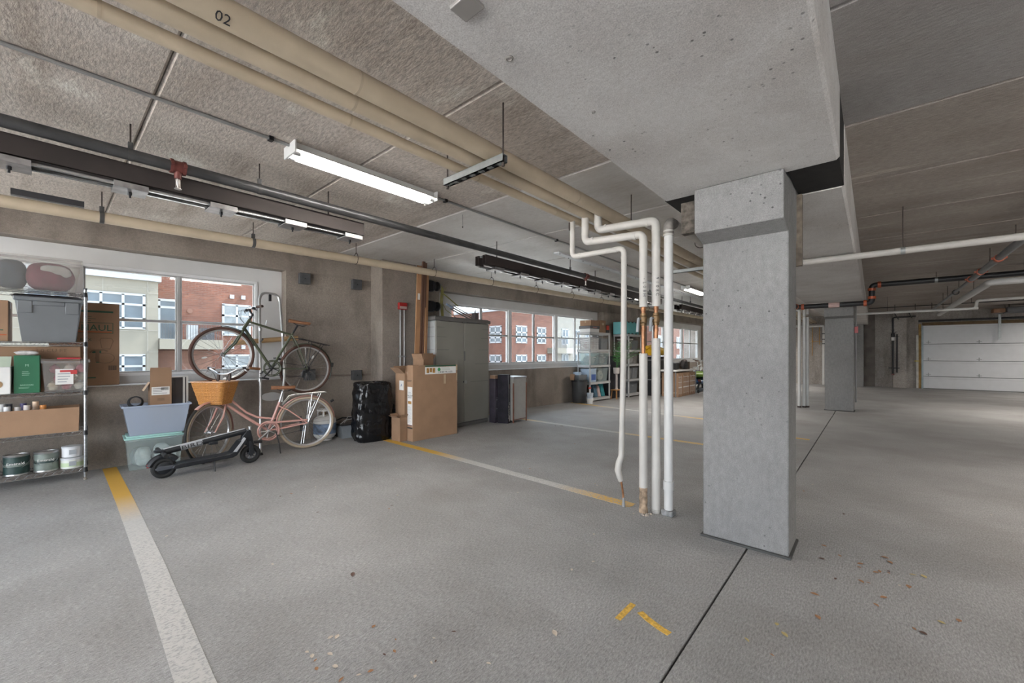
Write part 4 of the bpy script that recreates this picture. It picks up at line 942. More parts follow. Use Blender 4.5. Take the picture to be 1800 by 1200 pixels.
# --- electrical boxes on the pier
M_EBOX = mat('dark grey steel box', (.085, .088, .092), .5, .3, var=.15, vs=20)
for i, (s_, z_) in enumerate(((2.49, 2.345), (3.27, 2.352), (2.56, .95), (3.27, .918))):
    o = TW('junction_box', ('dark square junction box high on the pier, nearer the window', 'dark square junction box high on the pier, nearer the pilaster', 'dark junction box low on the pier behind the green bicycle wheel', 'dark junction box low on the pier above the black bag')[i], 'electrical box', s_, 0, z_, 0, 'junction boxes on the pier')
    MB().bb(-.07, .07, -.075, .004, -.075, .075).build('box', M_EBOX, o, bevel=.005)
    MB().bb(-.075, .075, -.083, -.075, -.08, .08).build('cover', M_EBOX, o, bevel=.004)
    MB().cyl((0, -.083, 0), (0, -.088, 0), .010, seg=8).build('screw', M_DARKST, o)
o = TW('conduit', 'thin dark conduit running along the pier to the low boxes', 'conduit', 0, 0, .93)
MB().cyl((2.27, -.012, 0), (2.49, -.012, 0), .010, seg=8).cyl((2.64, -.012, 0), (3.19, -.012, -.01), .010, seg=8).cyl((3.35, -.012, -.01), (3.53, -.012, -.005), .010, seg=8).build('run', mat('painted conduit', (.16, .12, .10), .5), o)
o = TW('alarm_horn', 'red fire alarm sounder on the pilaster with two conduits', 'alarm', 3.885, .37, 0)
MB().bb(-.075, .075, -.055, .0, 1.975, 2.09).build('box', mat('alarm red', (.36, .02, .02), .4, var=.08), o, bevel=.008)
MB().bb(-.06, .06, -.062, -.052, 1.985, 2.03).build('grille', mat('alarm grille', (.42, .30, .28), .5), o, bevel=.003)
for x in (-.035, .038): MB().cyl((x, -.018, 0.3), (x, -.018, 1.976), .0125, seg=10).build('conduit', M_CONDUIT, o)
for zz in (1.2, .75): MB().bb(-.06, .06, -.032, -.002, zz, zz + .025).build('strap', M_CONDUIT, o)
# ---------------------------------------------------------------- bicycles (local x forward, y left, z up, origin under the rear axle)
def wheel(parent, c, R, tyre, rim, name, yaw=0., pitch=0., disc=False, spokes=28, trw=.019):
    w = thing(name, None, None, c, yaw); w.parent = parent
    MB().torus((0, 0, 0), R - trw, trw, 'y', 56, 10).build('tyre', tyre, w)
    r0 = R - trw * 2 - .004
    rm = MB(); n = 56
    ring = []
    for i in range(n):
        a = 2 * PI * i / n; ca_, sa_ = math.cos(a), math.sin(a)
        for rr, yy in ((r0 + .006, -.013), (r0 + .006, .013), (r0 - .012, .008), (r0 - .012, -.008)): ring.append((rr * ca_, yy, rr * sa_))
    rm.add(ring, [(i * 4 + k, i * 4 + (k + 1) % 4, ((i + 1) % n) * 4 + (k + 1) % 4, ((i + 1) % n) * 4 + k) for i in range(n) for k in range(4)])
    rm.build('rim', rim, w)
    for i in range(spokes):
        sd = 1 if i % 2 else -1; a = 2 * PI * i / spokes; b = a + (.9 if (i // 2) % 2 else -.9)
        MB().cyl((.022 * math.cos(b), sd * .028, .022 * math.sin(b)), (r0 * math.cos(a), sd * .004, r0 * math.sin(a)), .0017, seg=4, caps=False).build('spoke', M_CHROME, w, smooth=0)
    MB().cyl((0, -.034, 0), (0, .034, 0), .015, seg=12).cyl((0, -.030, 0), (0, -.026, 0), .026, seg=14).cyl((0, .026, 0), (0, .030, 0), .026, seg=14).cyl((0, -.065, 0), (0, .065, 0), .006, seg=8).build('hub', M_CHROME, w)
    ob = MB().lathe([(0, -.002), (1, -.002), (1, .002), (0, .002)], 16); ob.v = [(x * .030 + r0 * .62, zz, y * .011) for x, y, zz in ob.v]
    o = ob.build('reflector', mat('pale reflector', (.62, .62, .6), .3), w, smooth=0); o.rotation_euler = (0, -1.9 if 'rear' in name else .4, 0); o.location.y = -.006
    return w
def fender(parent, c, R, a0, a1, m, yaw=0., w=.024):
    f = MB(); n = 30; vs = []
    for i in range(n + 1):
        a = a0 + (a1 - a0) * i / n
        for k in range(7):
            t = (k - 3) / 3; rr = R + .016 - .010 * t * t
            vs.append((rr * math.cos(a), w * t, rr * math.sin(a)))
    for i in range(n + 1):
        a = a0 + (a1 - a0) * i / n
        for k in range(7):
            t = (k - 3) / 3; rr = R + .0135 - .010 * t * t
            vs.append((rr * math.cos(a), w * t * .94, rr * math.sin(a)))
    N = (n + 1) * 7
    fs = [(i * 7 + k, i * 7 + k + 1, (i + 1) * 7 + k + 1, (i + 1) * 7 + k) for i in range(n) for k in range(6)]
    fs += [(N + b, N + a, N + d, N + c_) for a, b, c_, d in fs[:]]
    o = f.add(vs, fs).build('fender', m, parent, smooth=80, fix=False); o.location = c; o.rotation_euler.z = yaw
    return o
def saddle(parent, c, m, pitch=0.):
    def fn(u, v):
        x = .14 - .27 * u; hw = .016 + .062 * max(0, (u - .38) / .62) ** .8 if u > .38 else .016 + .004 * (1 - u)
        if u < .06: hw *= .5 + u / .12
        if u > .93: hw *= 1 - (u - .93) * 3
        a = v * 2 * PI
        return (x, hw * math.cos(a) * 1.1, .018 * math.sin(a) * (1.2 if math.sin(a) > 0 else 1.6 - .4 * u) + .012 * (u > .5) * (u - .5))
    o = MB().grid(fn, 26, 16).build('saddle', m, parent, smooth=80); o.location = c; o.rotation_euler.y = pitch
    r = MB()
    for y in (-.02, .02): r.tube([(.08, y * .5, -.02), (.02, y, -.045), (-.06, y, -.045), (-.10, y * 1.6, -.02)], .0035, 6)
    for y in (-.03, .03): r.torus((-.07, y, -.035), .012, .003, 'z', 10, 5)
    r.build('saddle_rails', M_DARKST, o)
    return o
def crank(parent, c, m_ring, m_arm, R=.095, yoff=-.045, ang=.6):
    k = thing('crankset', None, None, c); k.parent = parent
    MB().torus((0, yoff, 0), R - .012, .006, 'y', 36, 6).build('chainring', m_ring, k)
    sp = MB()
    for i in range(5): a = ang + 2 * PI * i / 5; sp.cyl((0, yoff, 0), ((R - .012) * math.cos(a), yoff, (R - .012) * math.sin(a)), .007, .005, 6)
    sp.cyl((0, -.06, 0), (0, .06, 0), .016, seg=12).build('spider', m_arm, k)
    for sd, a in ((-1, ang), (1, ang + PI)):
        p = Vector((.165 * math.cos(a), sd * .072, .165 * math.sin(a)))
        arm = MB().cyl((0, sd * .06, 0), p, .011, .009, 8).build('crank_arm', m_arm, k)
        MB().bb(p.x - .045, p.x + .045, p.y + sd * .008 - (.0 if sd > 0 else .08), p.y + sd * .008 + (.08 if sd > 0 else 0), p.z - .012, p.z + .012).build('pedal', M_BLACK, arm, bevel=.004)
    return k
def T(parent, name, m, path, r, seg=10, **kw): return MB().tube(path, r, seg, **kw).build(name, m, parent, smooth=60)

M_PINK = mat('dusty pink enamel', (.55, .295, .25), .3, .0, var=.04, coat=.4)
M_GREENF = mat('dark olive enamel', (.075, .085, .050), .3, .1, var=.06, coat=.4)
M_BROWNL = mat('tan brown leather', (.26, .115, .055), .5, var=.15, vs=30)
M_BROWNT = mat('brown tyre', (.085, .04, .028), .75, var=.15)
M_CREAMT = mat('cream tyre', (.36, .29, .215), .75, var=.10)
M_SILVER = mat('brushed alloy', (.58, .58, .58), .3, .9, var=.05)
# --- pink step-through bicycle
head = math.atan2(.262, -1.11)
pk = thing('bicycle', 'pink step-through bicycle with wicker basket and cream tyres', 'bicycle', (2.305, 5.69, 0), head)
R = .345; WB = 1.115; steer = math.radians(52)
wheel(pk, (0, 0, R), R, M_CREAMT, M_SILVER, 'rear_wheel')
fender(pk, (0, 0, R), R, math.radians(-8) + PI / 2 - 1.45, math.radians(160) + .25, M_PINK)
BB = (.44, 0, .285); SC_ = (.315, 0, .635); HB = Vector((.915, 0, .665)); HT = Vector((.875, 0, .80))
T(pk, 'seat_tube', M_PINK, [BB, SC_], .016); T(pk, 'head_tube', M_PINK, [HB, HT], .021)
T(pk, 'down_tube', M_PINK, [HB + Vector((-.0, 0, .012)), (.70, 0, .49), (.56, 0, .375), BB], .0175)
T(pk, 'top_tube', M_PINK, [HT + Vector((.012, 0, -.03)), (.80, 0, .66), (.68, 0, .535), (.56, 0, .46), (.38, 0, .425), (.365, 0, .43)], .013)
for sy in (-1, 1):
    T(pk, 'chain_stay', M_PINK, [(BB[0], sy * .025, BB[2]), (.25, sy * .05, .305), (0, sy * .066, R)], .009)
    T(pk, 'seat_stay', M_PINK, [(SC_[0] + .01, sy * .014, .585), (.22, sy * .045, .53), (0, sy * .066, R)], .0075)
T(pk, 'seat_post', M_SILVER, [SC_, (.278, 0, .775)], .0125)
saddle(pk, (.27, 0, .82), M_BROWNL, -.05)
crank(pk, BB, M_PINK, M_SILVER, .105, .045, 2.4)
MB().torus((BB[0], .052, BB[2]), .115, .012, 'y', 36, 8).build('chain_guard', M_PINK, pk)
T(pk, 'chain_guard_arm', M_PINK, [(BB[0] + .02, .052, BB[2] + .10), (.2, .058, .385), (.0, .06, .385)], .012)
cg = MB(); cg.tube([(BB[0], .048, BB[2] + .092), (0, .055, R + .036)], .003, 5).tube([(BB[0], .048, BB[2] - .092), (.06, .055, R - .09), (.02, .055, R - .05)], .003, 5).build('chain', M_DARKST, pk)
T(pk, 'kickstand', M_DARKST, [(.36, .05, .27), (.33, .11, .12), (.32, .17, .006)], .007)
T(pk, 'front_kickstand_foot', M_SILVER, [(.02, .08, R - .03), (.05, .11, .09)], .008)
rkk = MB()
for sy in (-1, 1):
    rkk.tube([(.285, sy * .035, .60), (.20, sy * .055, .705), (.12, sy * .06, .722), (-.20, sy * .06, .735), (-.235, sy * .055, .735)], .0055, 6)
    for xx in (-.17, -.06): rkk.tube([(xx, sy * .06, .733), (0 - .01, sy * .07, R + .01)], .0045, 6)
for i in range(3): rkk.tube([(.13, (i - 1) * .028, .722), (-.235, (i - 1) * .028, .735)], .004, 6)
for xx in (.12, -.06, -.235): rkk.tube([(xx, -.06, .725 + .01 * (xx < .1)), (xx, .06, .725 + .01 * (xx < .1))], .0045, 6)
rkk.build('rear_rack', M_SILVER, pk)
MB().bb(.05, .075, -.07, -.045, .30, .42).bb(.02, .07, -.075, -.05, .22, .30).build('derailleur', M_DARKST, pk, bevel=.006)
T(pk, 'tail_light', M_DARKST, [(-.30, 0, .60), (-.34, 0, .62)], .016)
# steering group turns as one
sg = thing('steering', None, None, tuple(HB), steer); sg.parent = pk
fx = WB - HB.x                                # axle ahead of the head tube
wheel(sg, (fx, 0, R - HB.z), R, mat('cream and black tyre', (.30, .24, .18), .75, var=.1), M_SILVER, 'front_wheel')
fender(sg, (fx, 0, R - HB.z), R, math.radians(55), math.radians(185), M_PINK)
MB().tube([(fx + (R - .006) * math.cos(a), 0, R - HB.z + (R - .006) * math.sin(a)) for a in [math.radians(-75 + 150 * i / 30) for i in range(31)]], .0145, 8).build('tyre_tread', M_RUBBER, sg)
for sy in (-1, 1): T(sg, 'fork_blade', M_PINK, [(.008, sy * .045, -.02), (.07, sy * .06, -.16), (fx, sy * .062, R - HB.z)], [.012, .011, .008])
T(sg, 'fork_crown', M_PINK, [(.006, -.05, -.015), (.004, .05, -.015)], .014)
T(sg, 'fender_stay', M_SILVER, [(fx, .06, R - HB.z), (fx - .20, .05, R - HB.z + .30)], .003)
T(sg, 'stem', M_SILVER, [(-.03, 0, .10), (-.075, 0, .30), (-.05, 0, .34), (.0, 0, .345)], .0125)
hb = T(sg, 'handlebar', M_SILVER, [(-.22, -.29, .405), (-.10, -.255, .42), (-.02, -.17, .41), (.0, -.06, .35), (.0, 0, .345), (.0, .06, .35), (-.02, .17, .41), (-.10, .255, .42), (-.22, .29, .405)], .011)
for sy in (-1, 1):
    T(hb, 'grip', M_BROWNL, [(-.10, sy * .256, .42), (-.24, sy * .296, .402)], .0165)
    T(hb, 'brake_lever', M_SILVER, [(-.06, sy * .225, .41), (-.06, sy * .25, .385), (-.16, sy * .285, .365)], .006)
    T(hb, 'clamp', M_DARKST, [(-.05, sy * .21, .417), (-.075, sy * .235, .42)], .018)
T(sg, 'cable', M_BLACK, [(-.04, .2, .40), (.03, .1, .36), (.01, .02, .18), (.0, .02, -.02)], .003, 6); T(sg, 'cable', M_BLACK, [(-.04, -.2, .40), (.04, -.08, .36), (.01, -.02, .16), (.0, -.02, 0)], .003, 6)
# wicker basket on the handlebar
def wicker():
    m, t_, b = nodes('orange brown wicker'); tc = t_.nodes.new('ShaderNodeTexCoord'); v = tc.outputs['Object']
    c = mixrgb(t_, ramp(t_, noise(t_, v, 55, 3, .6, (1, 1, 3)), .35, .65), (.44, .185, .045), (.60, .29, .085)); t_.links.new(c, b.inputs['Base Color']); b.inputs['Roughness'].default_value = .5
    return m
M_WICK = wicker()
bk = thing('basket', None, None, (.115, 0, .03)); bk.parent = sg
def ringp(w, d, z_, off=0):
    pts = []
    for (cx_, cy_, a0) in ((d / 2 - .03, w / 2 - .03, 0), (-d / 2 + .03, w / 2 - .03, 90), (-d / 2 + .03, -w / 2 + .03, 180), (d / 2 - .03, -w / 2 + .03, 270)):
        for k in range(5): a = math.radians(a0 + k * 22.5); pts.append(Vector((cx_ + .03 * math.cos(a), cy_ + .03 * math.sin(a), z_)))
    out = []
    for i in range(len(pts)):
        a, b = pts[i], pts[(i + 1) % len(pts)]; L = (b - a).length; k = max(1, int(L / .011))
        out += [a.lerp(b, j / k) for j in range(k)]
    return out
wv = MB(); H_ = .255
for j in range(21):
    t_ = j / 20; w_ = .275 + .115 * t_; d_ = .185 + .085 * t_; pts = ringp(w_, d_, -.02 + H_ * t_ - .0)
    n_ = len(pts); cxy = Vector((0, 0, pts[0].z)); ss = 1 if j % 2 else -1
    pp = [p + (p - cxy).normalized() * (.0032 * math.sin(PI * i / 1.0 + .5) * ss if False else .003 * (1 if (i + j) % 2 else -1)) for i, p in enumerate(pts)]
    wv.tube(pp, .0058, 5, True)
wv.build('weave', M_WICK, bk, smooth=80)
bt = MB().bb(-.085, .085, -.125, .125, -.024, -.018).build('base', M_WICK, bk)
st_ = MB(); p0 = ringp(.277, .187, -.02); p1 = ringp(.392, .272, .235)
for i in range(0, len(p0), 3):
    q = p1[int(i / len(p0) * len(p1))]; st_.cyl(p0[i], q, .0042, seg=5)
st_.build('stakes', M_WICK, bk)
M_WICKL = mat('pale wicker rim', (.60, .36, .22), .5, var=.25, vs=60)
MB().tube(ringp(.398, .278, .238), .0085, 8, True).build('rim', M_WICKL, bk)
for y in (-.07, .07):
    MB().bb(-.150, -.128, y - .014, y + .014, .15, .345).build('strap', mat('dark leather strap', (.06, .04, .035), .6), bk, bevel=.003)
    MB().bb(-.126, -.110, y - .012, y + .012, .15, .185).build('buckle', M_SILVER, bk)

# --- green diamond-frame bicycle hung on the stand
gr = TW('bicycle', 'olive green bicycle with brown saddle hung nose-up on the stand', 'bicycle', 2.433, .27, 1.047)
gx, gz = 1.464 - 2.433, 1.249 - 1.047; WBg = math.hypot(gx, gz)
gr.rotation_euler = (Matrix.Rotation(TH, 4, 'Z') @ Matrix.Rotation(PI, 4, 'Z') @ Matrix.Rotation(-math.atan2(gz, -gx), 4, 'Y')).to_euler()
R2 = .345                                     # local origin at the rear axle here
wheel(gr, (0, 0, 0), R2, M_BROWNT, M_SILVER, 'rear_wheel'); wheel(gr, (WBg, 0, 0), R2, M_BROWNT, M_SILVER, 'front_wheel')
fender(gr, (0, 0, 0), R2, math.radians(50), math.radians(195), M_GREENF); fender(gr, (WBg, 0, 0), R2, math.radians(75), math.radians(150), M_GREENF)
BB2 = Vector((.43, 0, -.07)); ST2 = Vector((.265, 0, .45)); HT2 = Vector((.80, 0, .50)); HB2 = Vector((.845, 0, .355))
for nm, a, b, r_ in (('seat_tube', BB2, ST2, .0155), ('down_tube', BB2, HB2 + Vector((-.01, 0, .02)), .0175), ('top_tube', ST2 + Vector((.01, 0, -.03)), HT2 + Vector((.01, 0, -.03)), .0145), ('head_tube', HB2, HT2, .020)):
    T(gr, nm, M_GREENF, [a, b], r_)
for sy in (-1, 1):
    T(gr, 'chain_stay', M_GREENF, [(BB2.x, sy * .025, BB2.z), (.2, sy * .052, -.035), (0, sy * .066, 0)], .009)
    T(gr, 'seat_stay', M_GREENF, [(ST2.x + .01, sy * .014, .42), (.2, sy * .045, .32), (0, sy * .066, 0)], .0075)
    T(gr, 'fork_blade', M_GREENF, [(HB2.x + .005, sy * .048, HB2.z - .02), (HB2.x + .05, sy * .06, .17), (WBg, sy * .062, 0)], [.0125, .0115, .008])
T(gr, 'fork_crown', M_GREENF, [(HB2.x + .004, -.052, HB2.z - .015), (HB2.x + .004, .052, HB2.z - .015)], .016)
T(gr, 'seat_post', M_DARKST, [ST2, (.225, 0, .575)], .0125); saddle(gr, (.215, 0, .615), M_BROWNL, .05)
T(gr, 'stem', M_DARKST, [HT2, (.782, 0, .565), (.84, 0, .625)], .013)
h2 = T(gr, 'handlebar', M_SILVER, [(.77, -.29, .66), (.82, -.15, .645), (.845, 0, .63), (.82, .15, .645), (.77, .29, .66)], .0115)
for sy in (-1, 1):
    T(h2, 'grip', mat('dark brown grip', (.05, .028, .02), .6), [(.80, sy * .205, .65), (.765, sy * .30, .662)], .0165)
    T(h2, 'brake_lever', M_DARKST, [(.825, sy * .16, .635), (.84, sy * .19, .61), (.81, sy * .27, .60)], .006); T(h2, 'shifter', M_DARKST, [(.825, sy * .15, .63), (.822, sy * .18, .625)], .020)
    T(gr, 'cable', M_BLACK, [(.835, sy * .15, .62), (.93, sy * .08, .58), (.90, sy * .01, .48), (.83, 0, .42)], .003, 6)
crank(gr, BB2, M_GREENF, M_DARKST, .10, .045, 2.1)
MB().torus((BB2.x, .05, BB2.z), .103, .008, 'y', 36, 6).build('chain_guard', M_GREENF, gr)
MB().tube([(BB2.x, .048, BB2.z + .09), (0, .055, .036)], .003, 5).tube([(BB2.x, .048, BB2.z - .09), (.06, .055, -.12), (.02, .055, -.05)], .003, 5).build('chain', M_DARKST, gr)
MB().bb(.02, .055, .045, .075, -.13, -.03).bb(-.01, .03, .045, .07, -.06, .0).lathe([(0, -.008), (.042, -.008), (.030, .008), (0, .008)], 16, (0, .045, 0), Matrix.Rotation(PI / 2, 3, 'X')).build('derailleur', M_DARKST, gr, bevel=.004)
rkg = MB()
for sy in (-1, 1):
    rkg.tube([(.27, sy * .03, .37), (.17, sy * .05, .395), (-.23, sy * .055, .385)], .005, 6)
    rkg.tube([(-.15, sy * .055, .385), (0, sy * .068, .01)], .0045, 6).tube([(.02, sy * .055, .39), (0, sy * .068, .01)], .0045, 6)
for xx in (.15, .05, -.05, -.15, -.23): rkg.tube([(xx, -.055, .39), (xx, .055, .39)], .004, 6)
rkg.build('rear_rack', M_DARKST, gr)
MB().bb(-.36, -.33, -.022, .022, .09, .15).build('tail_light', M_BLACK, gr, bevel=.006)
MB().cyl((.6, -.03, .485), (.6, -.03, .54), .007, seg=6).build('shift_boss', M_SILVER, gr)

# --- leaning two-bike stand
sd_ = TW('bike_stand', 'silver leaning bike stand holding the green bicycle', 'bike stand', 0, 0)
M_STAND = mat('silver stand tube', (.50, .50, .50), .3, .85, var=.05)
def stp(s_, zz): return (s_, -(.56 - .245 * zz) if zz < 2.1 else -.06, zz)
for sA in (1.82, 2.12): pass
path = [stp(1.80, 0.0), stp(1.855, .9), stp(1.885, 1.45), stp(1.91, 1.98), (1.93, -.055, 2.05), (1.97, -.05, 2.085), (2.10, -.05, 2.085), (2.15, -.05, 2.05), (2.165, -.065, 1.98)]
MB().tube(bent(path, .016, .03, 3), .0165, 12).build('main_pole', M_STAND, sd_)
MB().tube([(2.165, -.066, 1.99), stp(2.16, 1.5), stp(2.14, .95), stp(2.09, .62)], .0155, 12).build('second_pole', M_STAND, sd_)
for sx, zz in ((1.893, 1.58), (2.161, 1.52), (1.85, .92)): p = stp(sx, zz); MB().cyl((sx, p[1], zz - .02), (sx, p[1], zz + .02), .022, seg=12).build('height_collar', M_STAND, sd_)
ob = MB().lathe([(0, -.006), (1, -.006), (1, .006), (0, .006)], 28); p = stp(1.97, .70); ob.v = [(1.97 + x * .12, p[1] + zz, .70 + y * .055) for x, y, zz in ob.v]
ob.build('oval_plate', M_STAND, sd_)
MB().bb(2.03, 2.06, -.06, -.03, 1.98, 2.09).build('wall_hook', M_BLACK, sd_)
for sx, zz in ((1.885, 1.42), (1.86, 1.0)):
    p = stp(sx, zz); MB().tube([(sx, p[1], zz), (sx, p[1] - .06, zz + .01), (sx - .01, p[1] - .15, zz + .03)], .011, 8).build('cradle_arm', M_BLACK, sd_)
MB().lathe([(0, 0), (.03, 0), (.024, .02), (.016, .03)], 12, stp(1.80, 0)).build('foot', M_RUBBER, sd_)
# cardboard tube across the sill
o = TW('cardboard_tube', 'long tan tube lying across behind the green bicycle', 'tube', 0, 0)
MB().cyl((1.62, .06, 1.40), (2.40, -.05, 1.485), .033, seg=16, caps=False).cyl((1.62, .06, 1.40), (2.40, -.05, 1.485), .029, seg=16).build('tube', mat('tan kraft tube', (.40, .25, .12), .7, var=.1), o)
# --- folded kick scooter
sc = thing('electric_scooter', 'black folded electric scooter lying beside the pink bicycle', 'scooter', (1.175, 5.405, 0), .006)
M_SCB = mat('matte black alloy', (.018, .02, .024), .45, .2, var=.1); M_SCG = mat('dark slate deck edge', (.09, .095, .11), .45, .3)
rw = MB().torus((-.382, 0, .105), .078, .027, 'y', 36, 10).build('rear_tyre', M_RUBBER, sc)
MB().lathe([(0, -.028), (.05, -.026), (.066, -.016), (.066, .016), (.05, .026), (0, .028)], 24, (-.382, 0, .105), Matrix.Rotation(PI / 2, 3, 'X')).build('motor_hub', M_SCB, rw)
fw = MB().torus((.39, 0, .105), .080, .025, 'y', 36, 10).build('front_tyre', M_RUBBER, sc)
hb_ = MB().torus((.39, 0, .105), .058, .008, 'y', 30, 6)
for i in range(10): a = 2 * PI * i / 10; hb_.cyl((.39, 0, .105), (.39 + .056 * math.cos(a), 0, .105 + .056 * math.sin(a)), .005, seg=5)
hb_.build('wheel_spokes', M_SCG, fw); MB().cyl((.39, -.035, .105), (.39, .035, .105), .02, seg=12).build('hub', M_SCB, fw)
# deck and the rising neck
MB().prism([(-.33, .095), (-.30, .085), (.20, .108), (.24, .125), (.335, .265), (.32, .29), (.27, .275), (.19, .165), (.17, .155), (-.31, .135)], -.075, .075, 'y').build('deck', M_SCB, sc, bevel=.01)
MB().prism([(.20, .172), (.235, .165), (.325, .300), (.31, .315)], -.05, -.0765, 'y').build('neck_strip', mat('pale grey strip', (.42, .43, .45), .5), sc)
for sy in (-1, 1): MB().prism([(-.46, .11), (-.44, .09), (-.26, .095), (-.26, .128), (-.42, .135)], sy * .045, sy * .060, 'y').build('rear_fork', M_SCG, sc, bevel=.004)
MB().tube([(-.382 + .118 * math.cos(a), 0, .105 + .118 * math.sin(a)) for a in [math.radians(35 + 130 * i / 14) for i in range(15)]], .030, 8, flat=1.1).build('rear_fender', M_SCB, sc)
MB().bb(-.515, -.49, -.022, .022, .13, .165).build('tail_light', mat('red tail lens', (.35, .02, .02), .3), sc, bevel=.005)
MB().prism([(.29, .24), (.335, .22), (.40, .16), (.42, .20), (.405, .30), (.385, .385), (.345, .385), (.30, .32)], -.032, .032, 'y').build('steering_neck', M_SCB, sc, bevel=.008)
for sy in (-1, 1): MB().prism([(.365, .105), (.395, .085), (.42, .12), (.40, .25), (.37, .26)], sy * .030, sy * .043, 'y').build('fork_leg', M_SCB, sc, bevel=.005)
MB().cyl((.385, 0, .37), (.385, 0, .42), .016, seg=12).build('latch_hook', M_SILVER, sc)
sa = Vector((.345, 0, .375)); sb = Vector((-.40, 0, .262))
stm = MB().tube([sa, sb], .030, 14).build('stem', M_SCB, sc)
d_ = (sb - sa)
pz = [sa + d_ * t_ for t_ in (.37, .72)]
up = Vector((-d_.z, 0, d_.x)).normalized(); up = up if up.z > 0 else -up
MB().tube([sa + d_ * .02 + Vector((0, -.0, .024)), sa + d_ * .98 + Vector((0, 0, .024))], .012, 8).build('stem_ridge', mat('pale grey strip', (.42, .43, .45), .5), stm)
MB().tube([sa + d_ * .55, sa + d_ * .80], .0312, 14).build('silver_band', mat('silver grey wrap', (.33, .34, .36), .4), stm)
text('lettering', 'BIRD', .055, M_PRINT, stm, face_m(sa + d_ * .67 + Vector((0, -.0325, 0)), tuple(-d_), tuple(up)), ext=.0012, font_sx=1.6)
MB().bb(-.03, .05, -.036, .036, .255, .29).build('stem_clamp', M_SCB, stm, bevel=.006).location = (0.02, 0, .02)
hbar = MB().cyl((-.40, -.22, .262), (-.40, .22, .262), .013, seg=10).build('handlebar', M_SCB, sc)
for sy in (-1, 1): MB().cyl((-.40, sy * .12, .262), (-.40, sy * .235, .262), .019, seg=12).build('grip', M_RUBBER, hbar)
MB().bb(-.46, -.37, -.035, .035, .265, .29).build('display', M_SCB, hbar, bevel=.008)
MB().tube([(-.40, -.10, .25), (-.37, -.14, .235), (-.36, -.20, .235)], .006, 6).build('brake_lever', M_SCB, hbar)
MB().tube([(.03, -.06, .10), (.025, -.12, .0)], .007, 6).build('kickstand', M_SCB, sc)
# ---------------------------------------------------------------- boxes and cabinet in the middle
t = thing('furniture_carton', 'large flat brown furniture carton standing on edge before the cabinet', 'box', (3.877, 5.0, 0), -.008)
w, d, h = .83, .14, 1.085
MB().bb(-w / 2, w / 2, -d / 2, d / 2, 0, h).build('body', M_CARD, t, bevel=.004)
f = -d / 2 - .0006
lb = MB().bb(-.20, .385, f - .0008, f + .001, .955, 1.06).build('label', M_LABEL, t)
MB().bb(-.20, .385, f - .0004, f + .001, 1.064, 1.084).build('green_band', M_GREENP, t)
GOLD = mat('golden brown print', (.38, .20, .05), .6, var=.5, vs=25)
for k in range(3): MB().bb(-.175 + k * .055, -.13 + k * .055, f - .0018, f, .972 + .012 * (k % 2), 1.045).build('picture', GOLD, lb)
ob = MB().lathe([(0, 0), (.028, 0), (.028, .002), (0, .002)], 18, (.055, f + .0002, 1.02), Matrix.Rotation(PI / 2, 3, 'X')).build('round_logo', mat('leaf green print', (.06, .30, .11), .6, var=.1), lb)
text('lettering', 'L18 800 PAL LOTI', .036, M_PRINT, lb, face_m((.175, f - .0016, .978), (1, 0, 0)), font_sx=.98)
bars(lb, 'small_print', .10, 1.04, 3, .20, f - .0008, mat('pale green line', (.5, .56, .5), .7, var=0), .016, .006, 12)
MB().bb(.145, .185, f - .0006, f + .001, .80, .94).build('tape', M_TAPE, t)
MB().bb(.395, .416, f - .0006, f + .001, .84, .955).bb(.385, .4158, f - .0006, f + .001, 1.0, 1.086).build('tape', M_TAPE, t)
x0 = -w / 2 - .0006
sl = MB().bb(x0 - .0008, x0 + .001, -.058, .058, .22, .78).build('side_label', M_LABEL, t)
bars(sl, 'small_print', .04, .70, 5, .09, x0 - .001, mat('grey print', (.3, .32, .34), .6, var=0), .02, .006, 13, 'x')
text('lettering', 'START YOUR', .022, M_PRINT, sl, face_m((x0 - .0012, 0, .655), (0, -1, 0))); text('lettering', 'LOFT KIT', .022, M_PRINT, sl, face_m((x0 - .0012, 0, .625), (0, -1, 0)))
text('scrawl', 'HEAVY', .034, M_PRINT, t, face_m((x0 - .0004, .01, .865), (0, -1, 0)))
MB().bb(x0 - .0016, x0, -.04, .045, .535, .575).build('picture', GOLD, sl)
bars(sl, 'small_print', .045, .50, 16, .09, x0 - .001, mat('grey print', (.3, .32, .34), .6, var=0), .016, .003, 14, 'x')
MB().bb(x0 - .0012, x0 + .001, -.058, .058, .222, .236).build('red_band', M_RED, sl); MB().bb(x0 - .001, x0 + .001, -.06, .06, .18, .20).build('black_band', M_PRINT, t)
MB().tub((0, .0), (.1, .12), (.1, .12), .0, .01, .002).build('torn_corner', M_CARD2, t).location = (-.36, 0, 1.085)
t = thing('open_carton', 'brown open carton with splayed flaps behind the furniture carton', 'box', (3.66, 5.27, 0), -.05)
carton(t, .36, .26, .965, M_CARD, True, .5); MB().bb(-.1805, -.179, -.10, .02, .72, .86).build('label', M_LABEL, t)
text('lettering', 'A', .06, mat('blue print', (.05, .1, .3), .6, var=0), t, face_m((-.1812, -.04, .79), (0, -1, 0)))
blob('packing_paper', 'crumpled pale packing paper poking out of the open carton', 'paper', (3.56, 5.17, .90), .055, .05, .07, mat('packing paper', (.45, .34, .26), .8, var=.3, vs=25), 41, None, .4)
t = thing('small_carton', 'small brown open box perched on the cartons', 'box', (3.87, 5.235, .968), .25)
carton(t, .24, .20, .20, M_CARD2, True, .9)
t = thing('low_carton', 'low brown carton on the floor at the back of the stack', 'box', (3.392, 5.165, 0), .05); carton(t, .12, .20, .34, M_CARD2, True, .2)
t = thing('black_crate', 'black slatted crate beside the black bag', 'crate', (3.50, 5.62, 0), -.05)
c = MB()
